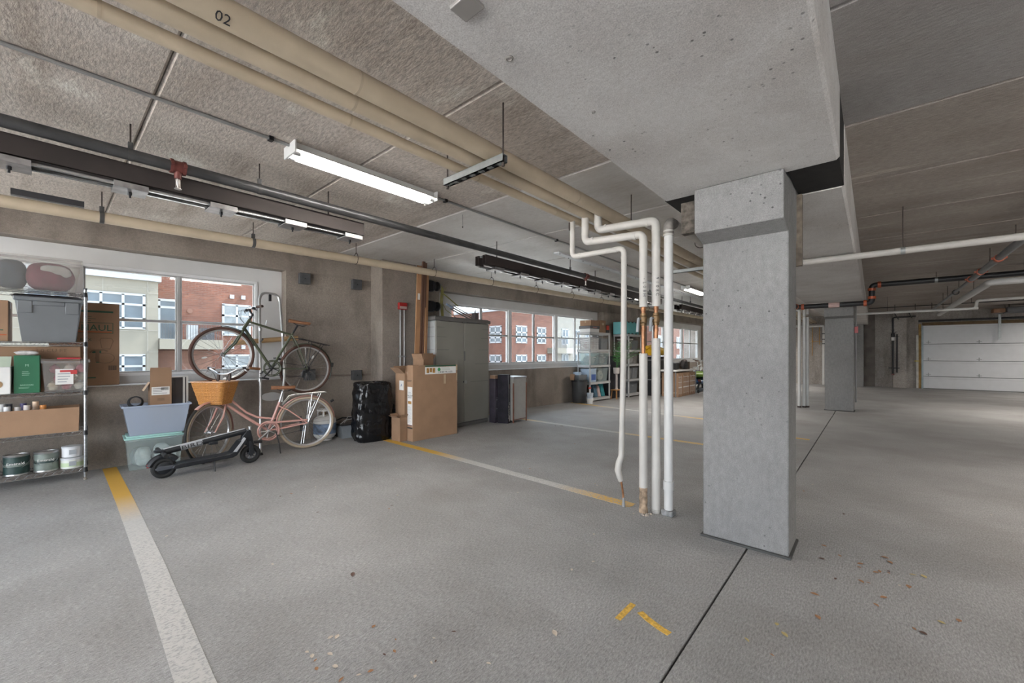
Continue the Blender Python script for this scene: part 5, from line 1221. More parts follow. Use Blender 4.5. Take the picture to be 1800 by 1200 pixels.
for k in range(5): c.bb(-.16, .16, -.13, -.12, .03 + k * .085, .085 + k * .085).bb(-.16, .16, .12, .13, .03 + k * .085, .085 + k * .085).bb(-.16, -.15, -.13, .13, .03 + k * .085, .085 + k * .085).bb(.15, .16, -.13, .13, .03 + k * .085, .085 + k * .085)
for sx in (-1, 1):
    for sy in (-1, 1): c.bb(sx * .155 - .01, sx * .155 + .01, sy * .125 - .01, sy * .125 + .01, 0, .46)
c.bb(-.16, .16, -.13, .13, .01, .02).build('slats', M_BLACK, t)
# leaning boards
M_PINE = mat('pine board', (.37, .20, .10), .6, var=.18, vs=3); M_WALN = mat('dark stained board', (.095, .045, .028), .55, var=.2, vs=3)
for i, (x, y, wd, th_, L, m, lab, lean) in enumerate(((3.935, 5.56, .085, .02, 2.66, M_PINE, 'wide pale pine board leaning by the alarm', .050), (4.005, 5.56, .045, .035, 2.735, M_WALN, 'tallest dark stained board leaning by the cabinet', .055), (4.045, 5.53, .035, .03, 2.72, M_WALN, 'narrow dark stained board leaning by the cabinet', .045), (4.058, 5.47, .03, .03, 2.25, M_PINE, 'shortest pine batten leaning by the cabinet', .015), (4.105, 5.56, .052, .025, 2.62, M_PINE, 'pale board leaning right against the cabinet side', .045))):
    o = MB().bb(-wd / 2, wd / 2, -th_ / 2, th_ / 2, 0, L).build('timber_board', m, None, (x, y, .003), smooth=0, bevel=.002); o.rotation_euler = (lean * 1.0, .0, .0); o.location.z = .001 + th_ / 2 * math.sin(abs(lean)); tag(o, lab, 'board', 'leaning boards')
    if i == 0: MB().bb(-.02, .02, -th_ / 2 - .001, -th_ / 2, 2.12, 2.22).build('label', M_LABEL, o)
# wall reels above the cabinet
for i, (zz, lab) in enumerate(((2.49, 'upper black hose reel on the pier above the cabinet'), (2.12, 'lower black hose reel on the pier above the cabinet'))):
    o = TW('hose_reel', lab, 'reel', 4.67, 0, zz, 0, 'hose reels on the pier')
    MB().bb(-.11, .05, -.10, .0, -.10, .10).build('body', M_BLACK, o, bevel=.02)
    MB().lathe([(0, -.05), (.085, -.05), (.085, -.03), (.05, -.028), (.05, .028), (.085, .03), (.085, .05), (0, .05)], 20, (.07, -.10, 0), Matrix.Rotation(PI / 2, 3, 'Y')).build('drum', M_BLACK, o)
    MB().tube([(.13, -.10, .06), (.17, -.13, .04), (.175, -.13, -.05)], .008, 6).build('crank', mat('grey lever', (.22, .23, .24), .5, .4), o)
o = TW('hose', 'yellow green hose hanging from the reels above the cabinet', 'hose', 4.86, .10, 0)
M_HOSE = mat('olive yellow hose', (.20, .18, .03), .5, var=.2)
for k in range(3): MB().tube([(-.05 + .03 * k, 0, 2.56 - .02 * k), (.0 + .02 * k, -.02, 2.45), (-.02 + .025 * k, -.01, 2.2), (.01 + .02 * k, -.02, 1.90)], .009, 8).build('strand', M_HOSE, o)
MB().tube([(.02, -.02, 2.38), (.16, -.06, 2.28), (.38, -.02, 2.17)], .011, 8).build('rod', M_HOSE, o)
MB().tube([(.02, 0, 2.22), (.10, -.03, 2.07), (.28, -.05, 1.96), (.36, -.05, 1.90)], .006, 6).build('strand', M_HOSE, o); MB().tube([(.02, 0, 2.45), (.07, -.02, 2.42), (.11, -.02, 2.50)], .004, 6).build('strand', M_HOSE, o)
# grey two-door cabinet
cb = thing('storage_cabinet', 'tall grey plastic two-door storage cabinet', 'cabinet', (4.79, 5.555, 0), .03)
M_CAB = mat('warm grey plastic', (.225, .215, .19), .5, var=.05, vs=3); M_CABD = mat('dark grey plastic', (.12, .115, .11), .5, var=.05)
M_CABL = mat('light grey side plastic', (.33, .34, .34), .5, var=.05)
MB().bb(-.63, .63, -.20, .22, .05, 1.80).build('body', M_CABL, cb, bevel=.02)
MB().bb(-.62, .62, -.21, .22, 0, .06).build('plinth', M_CABD, cb, bevel=.006)
MB().bb(-.66, .66, -.245, .235, 1.80, 1.86).bb(-.63, .63, -.22, .22, 1.86, 1.875).build('top', M_CABD, cb, bevel=.01)
for sx in (-1, 1):
    dr = MB().bb(sx * .004, sx * .625, -.232, -.20, .07, 1.795).build('door', M_CAB, cb, bevel=.010)
    for k, (zz, L) in enumerate(((1.69, .16), (1.53, .20), (1.32, .26), (1.07, .34), (.76, .46))):
        a, b = sorted((sx * .61, sx * (.61 - L))); MB().bb(a, b, -.2335, -.2325, zz, zz + .006).build('groove', M_CABD, dr)
for zz in (1.69, 1.53, 1.32): MB().bb(-.632, -.629, -.19, .2, zz, zz + .006).build('side_groove', M_CABD, cb)
MB().prism([(-.03, 1.38), (.03, 1.38), (.035, 1.0), (-.0, .98)], -.24, -.231, 'y').build('door_handle', M_CABD, cb, bevel=.003).scale = (.5, 1, 1)
h_ = bpy.data.objects['door_handle']; h_.scale = (.55, 1, .42); h_.location = (.0, 0, .72)
MB().bb(-.03, -.012, -.243, -.231, .755, .785).build('lock_hasp', M_BLACK, cb, bevel=.003); MB().torus((.03, -.24, .765), .022, .005, 'y', 16, 6).build('padlock_ring', M_CABL, cb)
MB().bb(-.05, .05, -.252, -.225, 1.785, 1.81).build('top_latch', M_CABD, cb, bevel=.004)
# on the cabinet: folded rack and black speaker-like box
o = thing('folding_rack', 'folded grey metal rack lying on the cabinet against the window', 'rack', (5.10, 5.66, 1.8765), .0)
def fr_(x0, z0, x1, z1, y): return MB().tube([(x0, y, z0), (x1, y, z1)], .012, 6)
M_RACKG = mat('grey brown metal', (.24, .22, .215), .5, .3)
for y in (-.05, .05): MB().tube([(-.30, y, .19), (.22, y, .012)], .014, 6).build('side_bar', M_RACKG, o)
MB().tube([(-.26, 0, .24), (.20, 0, .075)], .010, 6).build('top_bar', M_RACKG, o); MB().tube([(-.30, -.05, .19), (-.26, 0, .24), (-.30, .05, .19)], .010, 6).build('end_bar', M_RACKG, o)
MB().tube([(.20, 0, .075), (.25, -.05, .012), (.25, .05, .012), (.20, 0, .075)], .010, 6).build('end_bar', M_RACKG, o)
MB().tube([(-.42, 0, .255), (-.28, 0, .20)], .022, 8).build('grip', mat('blue grey grip', (.25, .32, .42), .5), o)
o = thing('black_box', 'small dark box with a stub aerial on the cabinet top', 'box', (5.28, 5.56, 1.8765), .1)
MB().bb(-.045, .045, -.045, .045, 0, .13).build('body', mat('dark mauve plastic', (.11, .095, .10), .5), o, bevel=.005); MB().cyl((0, 0, .13), (0, 0, .20), .010, seg=8).build('aerial', mat('dark mauve plastic', (.11, .095, .10), .5), o)
# narrow grey cabinet with wooden edges
o = thing('side_cabinet', 'small grey cabinet with reddish wooden edges on the floor', 'cabinet', (5.773, 5.06, 0), .0)
MB().bb(-.18, .18, -.17, .17, .04, .80).build('body', mat('silver grey laminate', (.33, .32, .30), .45, .1, var=.06, vs=8), o, bevel=.004)
MB().bb(-.188, .188, -.180, .178, .80, .835).build('top', mat('grey laminate top', (.27, .27, .27), .4), o, bevel=.004)
for sx in (-1, 1):
    for sy in (-1, 1): MB().bb(sx * .183 - .010, sx * .183 + .010, sy * .173 - .010, sy * .173 + .010, 0, .72 if sy < 0 else .80).build('edge_post', mat('reddish wood', (.16, .065, .04), .5, var=.2, vs=12) if sy < 0 else mat('silver grey laminate', (.33, .32, .3), .45), o)
MB().bb(-.17, .17, -.176, -.170, .05, .062).build('bottom_rail', mat('reddish wood', (.16, .065, .04), .5), o)
o = thing('black_retail_box', 'tall black printed box leaning by the small grey cabinet', 'box', (5.50, 5.035, 0), .38)
M_BXB = mat('black card', (.018, .016, .022), .7, var=.4, vs=6, spec=.2)
MB().bb(-.06, .06, -.10, .10, 0, .875).build('body', M_BXB, o, bevel=.003)
text('lettering', 'COMPLETE SET', .042, M_LABEL, o, face_m((.024, -.1006, .24), (0, 0, 1), (-1, 0, 0))); text('lettering', 'OUTDOOR SET', .035, M_LABEL, o, face_m((-.03, -.1006, .20), (0, 0, 1), (-1, 0, 0)))
MB().prism([(-.06, .875), (-.035, .875), (.0, .58), (-.02, .30), (-.035, .30), (-.03, .55)], -.1012, -.1002, 'y').build('white_swoosh', mat('grey print', (.3, .32, .34), .6, var=0), o)
MB().bb(-.005, .035, -.1012, -.1, .03, .14).build('label', M_LABEL, o); MB().bb(.0, .03, -.1012, -.1002, .62, .70).build('red_mark', M_RED, o)
o = thing('black_retail_box', 'dark box printed with a white line drawing behind the leaning one', 'box', (5.44, 5.21, 0), .05)
MB().bb(-.07, .07, -.07, .07, 0, .80).build('body', mat('dark plum card', (.045, .038, .052), .45, var=.3, vs=9), o, bevel=.003)
dr = MB()
for a in ((-.05, .45, .06, .455), (-.05, .41, .06, .42), (.0, .1, .006, .45), (-.05, .1, -.044, .40), (-.05, .25, .03, .256)): dr.bb(a[0], a[2], -.0712, -.0702, a[1], a[3])
dr.build('line_drawing', mat('grey print', (.3, .32, .34), .6, var=0), o)
MB().bb(-.06, .06, -.06, .06, .80, .86).build('inner_flap', M_CARD2, o)
# ---------------------------------------------------------------- far storage corner
M_SHELFP = mat('pale grey shelf plastic', (.46, .46, .455), .5, var=.06)
M_SHELFD = mat('shelf joint plastic', (.20, .20, .205), .5, var=.06)
def plastic_shelf(s0, s1, n0, n1, tiers, label):
    o = TW('plastic_shelving', label, 'shelving', (s0 + s1) / 2, (n0 + n1) / 2); W_, D_2 = (s1 - s0) / 2, (n1 - n0) / 2
    for z in tiers:
        sh = MB().bb(-W_, W_, -D_2, D_2, z - .012, z).build('shelf', M_SHELFP, o)
        MB().bb(-W_, W_, -D_2, -D_2 + .02, z - .06, z).bb(-W_, W_, D_2 - .02, D_2, z - .06, z).bb(-W_, -W_ + .02, -D_2, D_2, z - .06, z).bb(W_ - .02, W_, -D_2, D_2, z - .06, z).build('shelf_edge', M_SHELFP, sh, bevel=.004)
    for sx in (-1, 1):
        for sy in (-1, 1):
            p = MB().cyl((sx * (W_ - .025), sy * (D_2 - .025), 0), (sx * (W_ - .025), sy * (D_2 - .025), tiers[-1]), .021, seg=10).build('post', M_SHELFP, o)
            for z in tiers: MB().cyl((sx * (W_ - .025), sy * (D_2 - .025), z - .062), (sx * (W_ - .025), sy * (D_2 - .025), z + .002), .027, seg=10).build('socket', M_SHELFD, p)
    return o
T1 = (.09, .51, .95, 1.36, 1.81)
plastic_shelf(9.26, 10.25, .04, .45, T1, 'pale plastic shelving unit loaded with bins, nearer of two')
def sbox(name, label, s0, s1, n0, n1, z0, z1, m, cat='box', bev=.006, group=None, rz=0.):
    o = TW(name, label, cat, (s0 + s1) / 2, (n0 + n1) / 2, z0, rz, group); w, d = (s1 - s0) / 2, (n1 - n0) / 2
    MB().bb(-w, w, -d, d, 0, z1 - z0).build('body', m, o, bevel=bev); return o
e = .0015
b = sbox('shoe_box', 'white carton under the flat box on the nearer plastic shelving', 9.33, 9.76, .08, .40, 1.81 + e, 1.90, M_LABEL); MB().bb(-.216, .216, -.162, .162, .06, .09).build('lid', M_LABEL, b)
b = sbox('flat_box', 'dark flat box between two cartons on the shelving top', 9.31, 9.76, .07, .42, 1.90 + e, 1.975, mat('dark grey box', (.10, .095, .10), .5)); MB().bb(-.10, .10, -.1765, -.174, .02, .05).build('label', mat('pink print', (.4, .2, .2), .6), b)
b = sbox('carton', 'brown carton on top of the flat dark box', 9.34, 9.74, .08, .42, 1.975 + e, 2.12, M_CARD); MB().bb(-.202, .202, -.02, .02, .08, .146).build('tape', M_TAPE, b)
b = sbox('carton', 'taller brown carton beside the red box', 9.78, 10.06, .08, .42, 1.81 + e, 2.14, M_CARD2); MB().bb(-.05, .05, -.1715, -.169, .2, .26).build('label', M_TAPE, b)
b = sbox('red_box', 'red and black boxed tool on the shelving top', 10.07, 10.22, .10, .43, 1.81 + e, 2.03, M_BLACK); MB().bb(-.07, .07, -.167, -.164, .08, .20).build('front_print', mat('bright red print', (.5, .05, .03), .5), b)
b = sbox('black_case', 'black case behind the red box', 10.02, 10.26, .02, .09, 1.815, 2.10, M_BLACK); MB().bb(-.05, .05, -.04, -.034, .18, .24).build('latch', M_SHELFP, b)
# laundry basket with holes
b = TW('laundry_basket', 'white perforated laundry basket on the fourth shelf', 'basket', 9.53, .245, 1.36 + e)
bw = MB()
for k in range(7): zz = .005 + k * .048; bw.tub((0, 0), (.40 + .04 * k / 6, .30 + .03 * k / 6), (.40 + .04 * k / 6, .30 + .03 * k / 6), zz, zz + .018, .004)
for i in range(13):
    x = -.20 + i * .4 / 12
    for sy in (-1, 1): bw.bb(x - .007, x + .007, sy * .15 - .004, sy * .15 + .004, 0, .30)
for i in range(9):
    y = -.15 + i * .3 / 8
    for sx in (-1, 1): bw.bb(sx * .20 - .004, sx * .20 + .004, y - .007, y + .007, 0, .30)
bw.bb(-.19, .19, -.14, .14, 0, .006).build('lattice', mat('white basket plastic', (.64, .63, .62), .5), b)
blob('basket_laundry', 'reddish cloth inside the white laundry basket', 'cloth', (*WL(9.53, .245)[:2], 1.37), .15, .12, .10, mat('dull red cloth', (.30, .16, .14), .9, var=.4, vs=12), 51, None, .1)
b = TW('plastic_board', 'black board propped between the basket and grey tote', 'board', 9.79, .22, 1.36 + e); o = MB().bb(-.008, .008, -.15, .15, 0, .33).build('panel', M_BLACK, b, bevel=.004); MB().bb(-.016, .016, -.155, .155, .31, .335).build('rim', M_BLACK, b)
def bin_(label, s, n, z, w, d, h, m, lid=None, group=None, cat='bin', handle=True):
    o = TW('storage_bin', label, cat, s, n, z, 0, group)
    MB().tub((0, 0), (w * .86, d * .86), (w, d), 0, h, .004).build('body', m, o, bevel=.01)
    if lid: MB().bb(-w / 2 - .012, w / 2 + .012, -d / 2 - .012, d / 2 + .012, h, h + .022).build('lid', lid, o, bevel=.006)
    if handle: MB().bb(-.05, .05, -d / 2 - .008, -d / 2 + .004, h * .62, h * .70).build('handle', lid or m, o, bevel=.004)
    return o
M_GREYB = mat('mid grey bin plastic', (.20, .205, .21), .4, var=.08); M_GREYBL = mat('grey bin lid', (.28, .285, .29), .4)
bin_('mid grey tote on the fourth shelf', 10.03, .245, 1.36 + e, .36, .32, .30, M_GREYB)
bin_('clear bin of white cloth on the third shelf', 9.52, .245, .95 + e, .42, .34, .31, M_CLEARA, M_SHELFP); blob('white_laundry', 'white cloth in the third-shelf bin', 'cloth', (*WL(9.52, .245)[:2], .957), .15, .12, .12, mat('white cloth 0', (.55, .55, .54), .9), 52, None, .15)
bin_('clear bin of mixed cloth on the third shelf', 10.0, .245, .95 + e, .42, .34, .31, M_CLEARA, M_SHELFP); blob('mixed_laundry', 'grey brown cloth in the third-shelf bin', 'cloth', (*WL(10.0, .245)[:2], .957), .15, .12, .13, mat('grey brown cloth', (.24, .20, .19), .9, var=.5, vs=14), 53, None, .15)
bin_('clear bin with a rolled beige sleeping bag on the second shelf', 9.93, .245, .51 + e, .50, .34, .35, M_CLEARA); b = TW('sleeping_bag', 'rolled beige sleeping bag in the second-shelf bin', 'sleeping bag', 9.93, .23, .515)
MB().lathe([(0, -.12), (.10, -.12), (.14, -.09), (.145, 0), (.14, .09), (.10, .12), (0, .12)], 24, (0, 0, .148), Matrix.Rotation(PI / 2, 3, 'X')).build('roll', mat('beige quilt', (.42, .37, .32), .9, var=.1), b); MB().bb(-.03, .03, -.128, -.118, .13, .17).build('tag', M_SHELFD, b)
b = sbox('game_box', 'blue and white boxed game on the second shelf', 9.32, 9.60, .10, .42, .51 + e, .86, mat('pale blue card', (.36, .45, .55), .5)); MB().bb(-.10, .10, -.165, -.162, .05, .2).build('print', mat('blue print', (.05, .12, .3), .5), b)
for i, (s, w, h, c, lab) in enumerate(((9.70, .16, .34, (.06, .12, .17), 'dark blue bag on the bottom shelf'), (9.87, .13, .30, (.48, .36, .34), 'pinkish striped folder leaning on the bottom shelf'), (10.05, .17, .36, (.03, .20, .22), 'teal bag at the right of the bottom shelf'))):
    x, y, _ = WL(s, .26)
    b = TW('tote_bag', lab, 'bag', s, .26, .09 + e, 0, 'bags on the bottom shelf')
    MB().taper((0, 0), (w, .20), (w * .75, .08), 0, h).build('body', mat('bag %d' % i, c, .8, var=.2, vs=12), b, bevel=.02); MB().torus((0, 0, h), .04, .006, 'y', 16, 6, 0, PI).build('handle', mat('bag %d' % i, c, .8), b)
# bin, buckets, stool, plant
b = TW('waste_bin', 'dark grey round waste bin at the foot of the shelving', 'waste bin', 9.03, .28)
MB().lathe([(0, 0), (.165, 0), (.17, .01), (.195, .54), (.205, .55), (.205, .57), (.19, .57), (.165, .02), (0, .02)], 28).build('body', mat('charcoal plastic', (.055, .057, .06), .45, var=.1), b); MB().lathe([(.207, .545), (.210, .56), (.207, .575), (.0, .578)], 28).build('lid', M_BLACK, b)
b = TW('open_tote', 'grey tote with papers perched on the waste bin', 'tote', 9.06, .24, .579); MB().tub((0, 0), (.30, .22), (.36, .28), 0, .13, .004).build('body', M_GREYT, b); MB().bb(-.13, -.02, -.09, .08, .01, .20).build('folder', mat('pale blue card', (.36, .45, .55), .5), b)
b = TW('carton', 'brown carton corner sticking out left of the waste bin', 'box', 8.84, .20, .579, .3); MB().bb(-.045, .045, -.05, .05, -.02, .13).build('body', M_CARD, b); b.location.z = .60
for i, (z, m, lab) in enumerate(((0, M_LABEL, 'white bucket on the floor before the shelving'), (.136, mat('white blue bucket', (.5, .55, .62), .5, var=.3, vs=9), 'white and blue bucket stacked on the lower one'))):
    b = TW('bucket', lab, 'bucket', 9.03, .60, z, 0, 'stacked buckets'); MB().lathe([(0, 0), (.072, 0), (.08, .12), (.086, .122), (.086, .135), (0, .135)], 20).build('body', m, b); MB().torus((0, 0, .07), .088, .003, 'x', 16, 5, PI, 2 * PI).build('bail', M_CHROME, b)
b = TW('spray_head', 'red and white spray nozzle on the stacked buckets', 'nozzle', 9.03, .60, .272); MB().cyl((0, 0, 0), (0, 0, .10), .018, seg=10).build('body', M_LABEL, b); MB().bb(-.06, .03, -.015, .015, .10, .14).build('head', mat('bright red print', (.5, .05, .03), .5), b, bevel=.004)
b = TW('stool', 'small honey-coloured wooden stool by the shelving', 'stool', 10.48, .50)
M_HONEY = mat('honey pine', (.42, .20, .07), .5, var=.15, vs=10)
MB().bb(-.15, .15, -.10, .10, .235, .26).build('seat', M_HONEY, b, bevel=.008)
for sx in (-1, 1):
    for sy in (-1, 1): MB().cyl((sx * .14, sy * .09, 0), (sx * .11, sy * .07, .24), .016, seg=8).build('leg', M_HONEY, b)
b = sbox('black_cabinet', 'tall black cabinet standing between the two shelving units', 10.42, 10.98, .06, .36, 0, 1.18, mat('blue black laminate', (.018, .019, .026), .5, var=.2)); MB().bb(-.004, .004, -.152, -.149, .03, 1.15).build('door_gap', M_SHELFD, b)
b = TW('potted_palm', 'green potted palm beside the black cabinet', 'plant', 10.34, .52, .262)
b.location.z = .26
b2 = WL(10.48, .50); b.location = (b2[0], b2[1], .2605)
MB().lathe([(0, .0), (.05, 0), (.03, .05), (.03, .42), (.08, .44), (.09, .60), (.08, .60), (0, .585)], 16).build('pot_stand', mat('cream pot', (.45, .40, .38), .6), b)
rp = random.Random(5)
for k in range(14):
    a = rp.uniform(-2.7, -.2); el = rp.uniform(.9, 1.4); L = rp.uniform(.65, 1.0); pts = []
    for i in range(9):
        t_ = i / 8; rr = L * t_ * math.cos(el) * (1 + .5 * t_); zz = .59 + L * t_ * math.sin(el) - .22 * t_ * t_ * L; pts.append(Vector((rr * math.cos(a), rr * math.sin(a), zz)))
    fr = MB().tube(pts, .004, 5).build('stalk', mat('palm green', (.055, .17, .045), .5, var=.3, vs=20), b)
    lf = MB()
    for i in range(2, 9):
        p = pts[i]; d = (pts[i] - pts[i - 1]).normalized(); sdv = Vector((-math.sin(a), math.cos(a), 0)); LL = .15 * (1 - .45 * abs(i / 8 - .5))
        for sg_ in (-1, 1):
            tip = p + sdv * sg_ * LL + d * .09 - Vector((0, 0, .02)); m1 = p + (tip - p) * .4
            lf.add([p, m1 + d * .012, tip, m1 - d * .012], [(0, 1, 2, 3)])
    lf.build('leaflets', mat('palm leaf green', (.07, .22, .06), .5, var=.3, vs=20), fr, smooth=0, fix=False)
# second shelving unit
plastic_shelf(11.07, 11.86, .05, .56, T1, 'pale plastic shelving unit partly hidden by the pipes, farther of two')
b = sbox('teal_case', 'turquoise hard case on top of the farther shelving', 10.98, 11.78, .10, .50, 1.81 + e, 2.17, mat('turquoise plastic', (.13, .44, .46), .4, var=.05), 'case', .015)
for x in (-.22, .0, .22): MB().bb(x - .04, x + .04, -.212, -.198, .33, .362).bb(x - .04, x + .04, -.212, -.198, -.0, .03).build('latch', M_BLACK, b)
b = TW('camp_chair', 'black folded camp chair on the farther shelving', 'chair', 11.86, .40, 1.815); MB().tube([(-.02, 0, 0), (.0, -.03, .2), (.02, 0, .40)], .035, 8).build('bundle', M_BLACK, b); MB().tube([(-.04, -.03, .30), (-.10, -.06, .18), (-.06, -.05, .0)], .010, 6).build('strap', M_BLACK, b)
bin_('white bin on the fourth tier of the farther shelving', 11.30, .31, 1.36 + e, .36, .30, .30, M_CLEAR, M_LABEL); bin_('dark bin on the fourth tier of the farther shelving', 11.67, .31, 1.36 + e, .30, .30, .28, M_GREYT)
bin_('clear bin of grey pillows on the third tier', 11.45, .31, .95 + e, .60, .32, .33, M_CLEAR, M_SHELFP); blob('pillow', 'grey pillow in the third-tier bin', 'pillow', (*WL(11.45, .31)[:2], .957), .20, .11, .12, mat('grey pillow', (.36, .36, .36), .9, var=.15), 54, None, .08)
bin_('left grey lidded bin on the second tier', 11.27, .31, .51 + e, .32, .30, .30, M_GREYB, M_GREYBL, 'grey bins'); bin_('right grey lidded bin on the second tier', 11.64, .31, .51 + e, .30, .30, .30, M_GREYB, M_GREYBL, 'grey bins'); bin_('large grey bin on the lowest tier', 11.45, .31, .09 + e, .62, .32, .32, M_GREYT, M_GREYBL)
# pile with yellow inflatable, table with cartons
for i, (z, lab) in enumerate(((0, 'black trunk under the yellow inflatable, lower'), (.58, 'black trunk under the yellow inflatable, upper'))):
    b = thing('trunk', lab, 'trunk', (12.35, 5.1, z + .001 * i), -.06); MB().bb(-.48, .48, -.22, .22, 0, .578).build('body', M_BLACK, b, bevel=.015); MB().bb(-.49, .49, -.23, .23, .46, .49).build('rim', M_SHELFD, b)
b = thing('inflatable', 'bright yellow folded inflatable on the black trunks', 'inflatable', (12.33, 5.08, 1.1595), -.06); M_YEL = mat('yellow vinyl', (.72, .42, .02), .4, var=.1)
MB().tube([(-.46, -.12, .13), (-.3, -.14, .17), (0, -.1, .2), (.3, -.14, .15), (.46, -.12, .13)], [.10, .125, .13, .12, .09], 14).build('roll', M_YEL, b); MB().tube([(-.46, .1, .14), (0, .12, .18), (.46, .1, .13)], [.11, .14, .10], 14).build('roll', M_YEL, b)
MB().tube([(-.44, -.02, .28), (-.1, .0, .30), (.3, -.02, .27)], [.05, .07, .05], 10).build('fold', M_YEL, b)
tb = thing('folding_table', 'white-topped folding table over taped cartons', 'table', (12.75, 4.48, 0), -.02)
MB().bb(-.95, .80, -.32, .32, .735, .775).build('tabletop', M_LABEL, tb, bevel=.006)
for sx in (-.90, .75):
    for sy in (-1, 1): MB().cyl((sx, sy * .28, 0), (sx, sy * .28, .737), .014, seg=8).build('leg', M_SHELFD, tb)
for i, (x, w, m, lab) in enumerate(((12.10, .30, M_CARD, 'brown carton under the left of the folding table'), (12.60, .50, M_CARD, 'taped brown carton under the middle of the folding table'), (13.16, .48, M_CARD2, 'darker taped carton under the right of the folding table'))):
    b = thing('carton', lab, 'box', (x, 4.42, 0), -.02, 'cartons under the table'); MB().bb(-w / 2, w / 2, -.24, .24, 0, .69).build('body', m, b, bevel=.004)
    for k in range(4): MB().bb(-w / 2 + .02, w / 2 - .02, -.242, -.239, .10 + k * .155, .112 + k * .155 + .02 * (k == 1)).build('white_strap', M_LABEL if k != 0 else M_TAPE, b)
    tpn = MB()
    for k in range(5): tpn.bb(-w / 2 + .05 + k * w * .19, -w / 2 + .065 + k * w * .19, -.2425, -.2395, .06 + .03 * (k % 2), .62 - .05 * (k % 3))
    tpn.build('white_tape', mat('pale wrap', (.5, .42, .37), .5), b); MB().bb(-w / 2 - .0015, -w / 2 + .001, -.2, .2, .1, .14).build('side_tape', M_TAPE, b)
b = thing('wire_basket', 'black wire basket on the folding table', 'basket', (12.78, 4.30, .7765), -.02); c = MB()
for k in range(6): c.tub((0, 0), (.34, .20), (.34, .20), .005 + k * .043, .012 + k * .043, .004)
for k in range(10): c.bb(-.17 + k * .0378 - .004, -.17 + k * .0378 + .004, -.102, -.096, 0, .23).bb(-.17 + k * .0378 - .004, -.17 + k * .0378 + .004, .096, .102, 0, .23)
c.bb(-.165, .165, -.095, .095, 0, .006).build('wires', M_BLACK, b); b3 = blob('clothes_pile', 'brown clothes heaped in the wire basket', 'cloth', (12.78, 4.30, .785), .145, .08, .145, mat('brown grey cloth', (.10, .085, .08), .9, var=.4, vs=12), 55, None, .12)
b = thing('carton', 'small brown carton at the back of the folding table', 'box', (13.18, 4.42, .7765), 0); carton(b, .24, .24, .21)
b = thing('black_tub', 'black tub at the left of the folding table', 'tub', (12.30, 4.46, .7765), 0); MB().tub((0, 0), (.26, .24), (.32, .3), 0, .20, .005).build('body', M_BLACK, b); MB().bb(-.165, .165, -.155, .155, .19, .21).build('lid', M_SHELFD, b)
# kayaks on a cart
def kayak(label, m, z, x0=14.85, L=1.5):
    o = thing('kayak', label, 'kayak', (x0, 4.42, z), .0, 'kayaks on the cart')
    def fn(u, v):
        t_ = u * 2 - 1; w = .34 * max(.0, 1 - abs(t_) ** 2.6) ** .6 + .004; a = v * 2 * PI; k = .15 + .10 * abs(t_) ** 3
        return (t_ * L, w * math.cos(a), .12 + .10 * math.sin(a) * (1 - abs(t_) ** 4 * .7) + .10 * abs(t_) ** 3)
    MB().grid(fn, 30, 18).build('hull', m, o, smooth=80); MB().torus((0, 0, .215), .22, .02, 'z', 28, 6).build('cockpit_rim', M_BLACK, o); return o
kayak('blue kayak resting on the cart, lower', mat('kayak blue', (.03, .10, .26), .4, var=.08), .20); kayak('lime green kayak stacked on the blue one', mat('kayak lime', (.30, .52, .05), .4, var=.08), .425)
b = thing('kayak_cart', 'black wheeled cart under the kayaks', 'cart', (13.75, 4.42, 0))
MB().tube([(-.10, -.24, .12), (0, -.26, .30), (.08, -.28, .36)], .03, 8).tube([(-.10, .24, .12), (0, .26, .30), (.08, .28, .36)], .03, 8).tube([(-.10, -.24, .12), (-.10, .24, .12)], .02, 8).build('frame', M_BLACK, b)
for sy in (-1, 1): MB().torus((-.12, sy * .27, .06), .045, .018, 'y', 20, 8).build('wheel', M_RUBBER, b); MB().bb(-.02, .10, sy * .25 - .03, sy * .25 + .03, .36, .42).build('pad', M_RED, b)
b = thing('kayak_stand', 'low black stand under the far end of the kayaks', 'stand', (15.75, 4.42, 0)); MB().bb(-.05, .05, -.25, .25, .0, .20).build('block', M_BLACK, b); MB().bb(-.06, .06, -.27, -.22, .19, .30).bb(-.06, .06, .22, .27, .19, .30).build('lip', M_BLACK, b)
# far white bicycle behind the kayaks: same build as the green one, repainted
gb = clone(gr); gb['label'] = 'white bicycle parked behind the kayaks, far off'; gb.location = (16.2, 5.02, .346); gb.rotation_euler = (0, 0, TH + .12)
WHF = mat('white bicycle enamel', (.62, .62, .6), .35)
def repaint(o):
    if o.type == 'MESH' and o.data.materials and o.data.materials[0] in (M_GREENF, M_BROWNT, M_DARKST):
        o.material_slots[0].link = 'OBJECT'; o.material_slots[0].material = WHF
    for ch in o.children: repaint(ch)
bpy.context.view_layer.update(); repaint(gb)

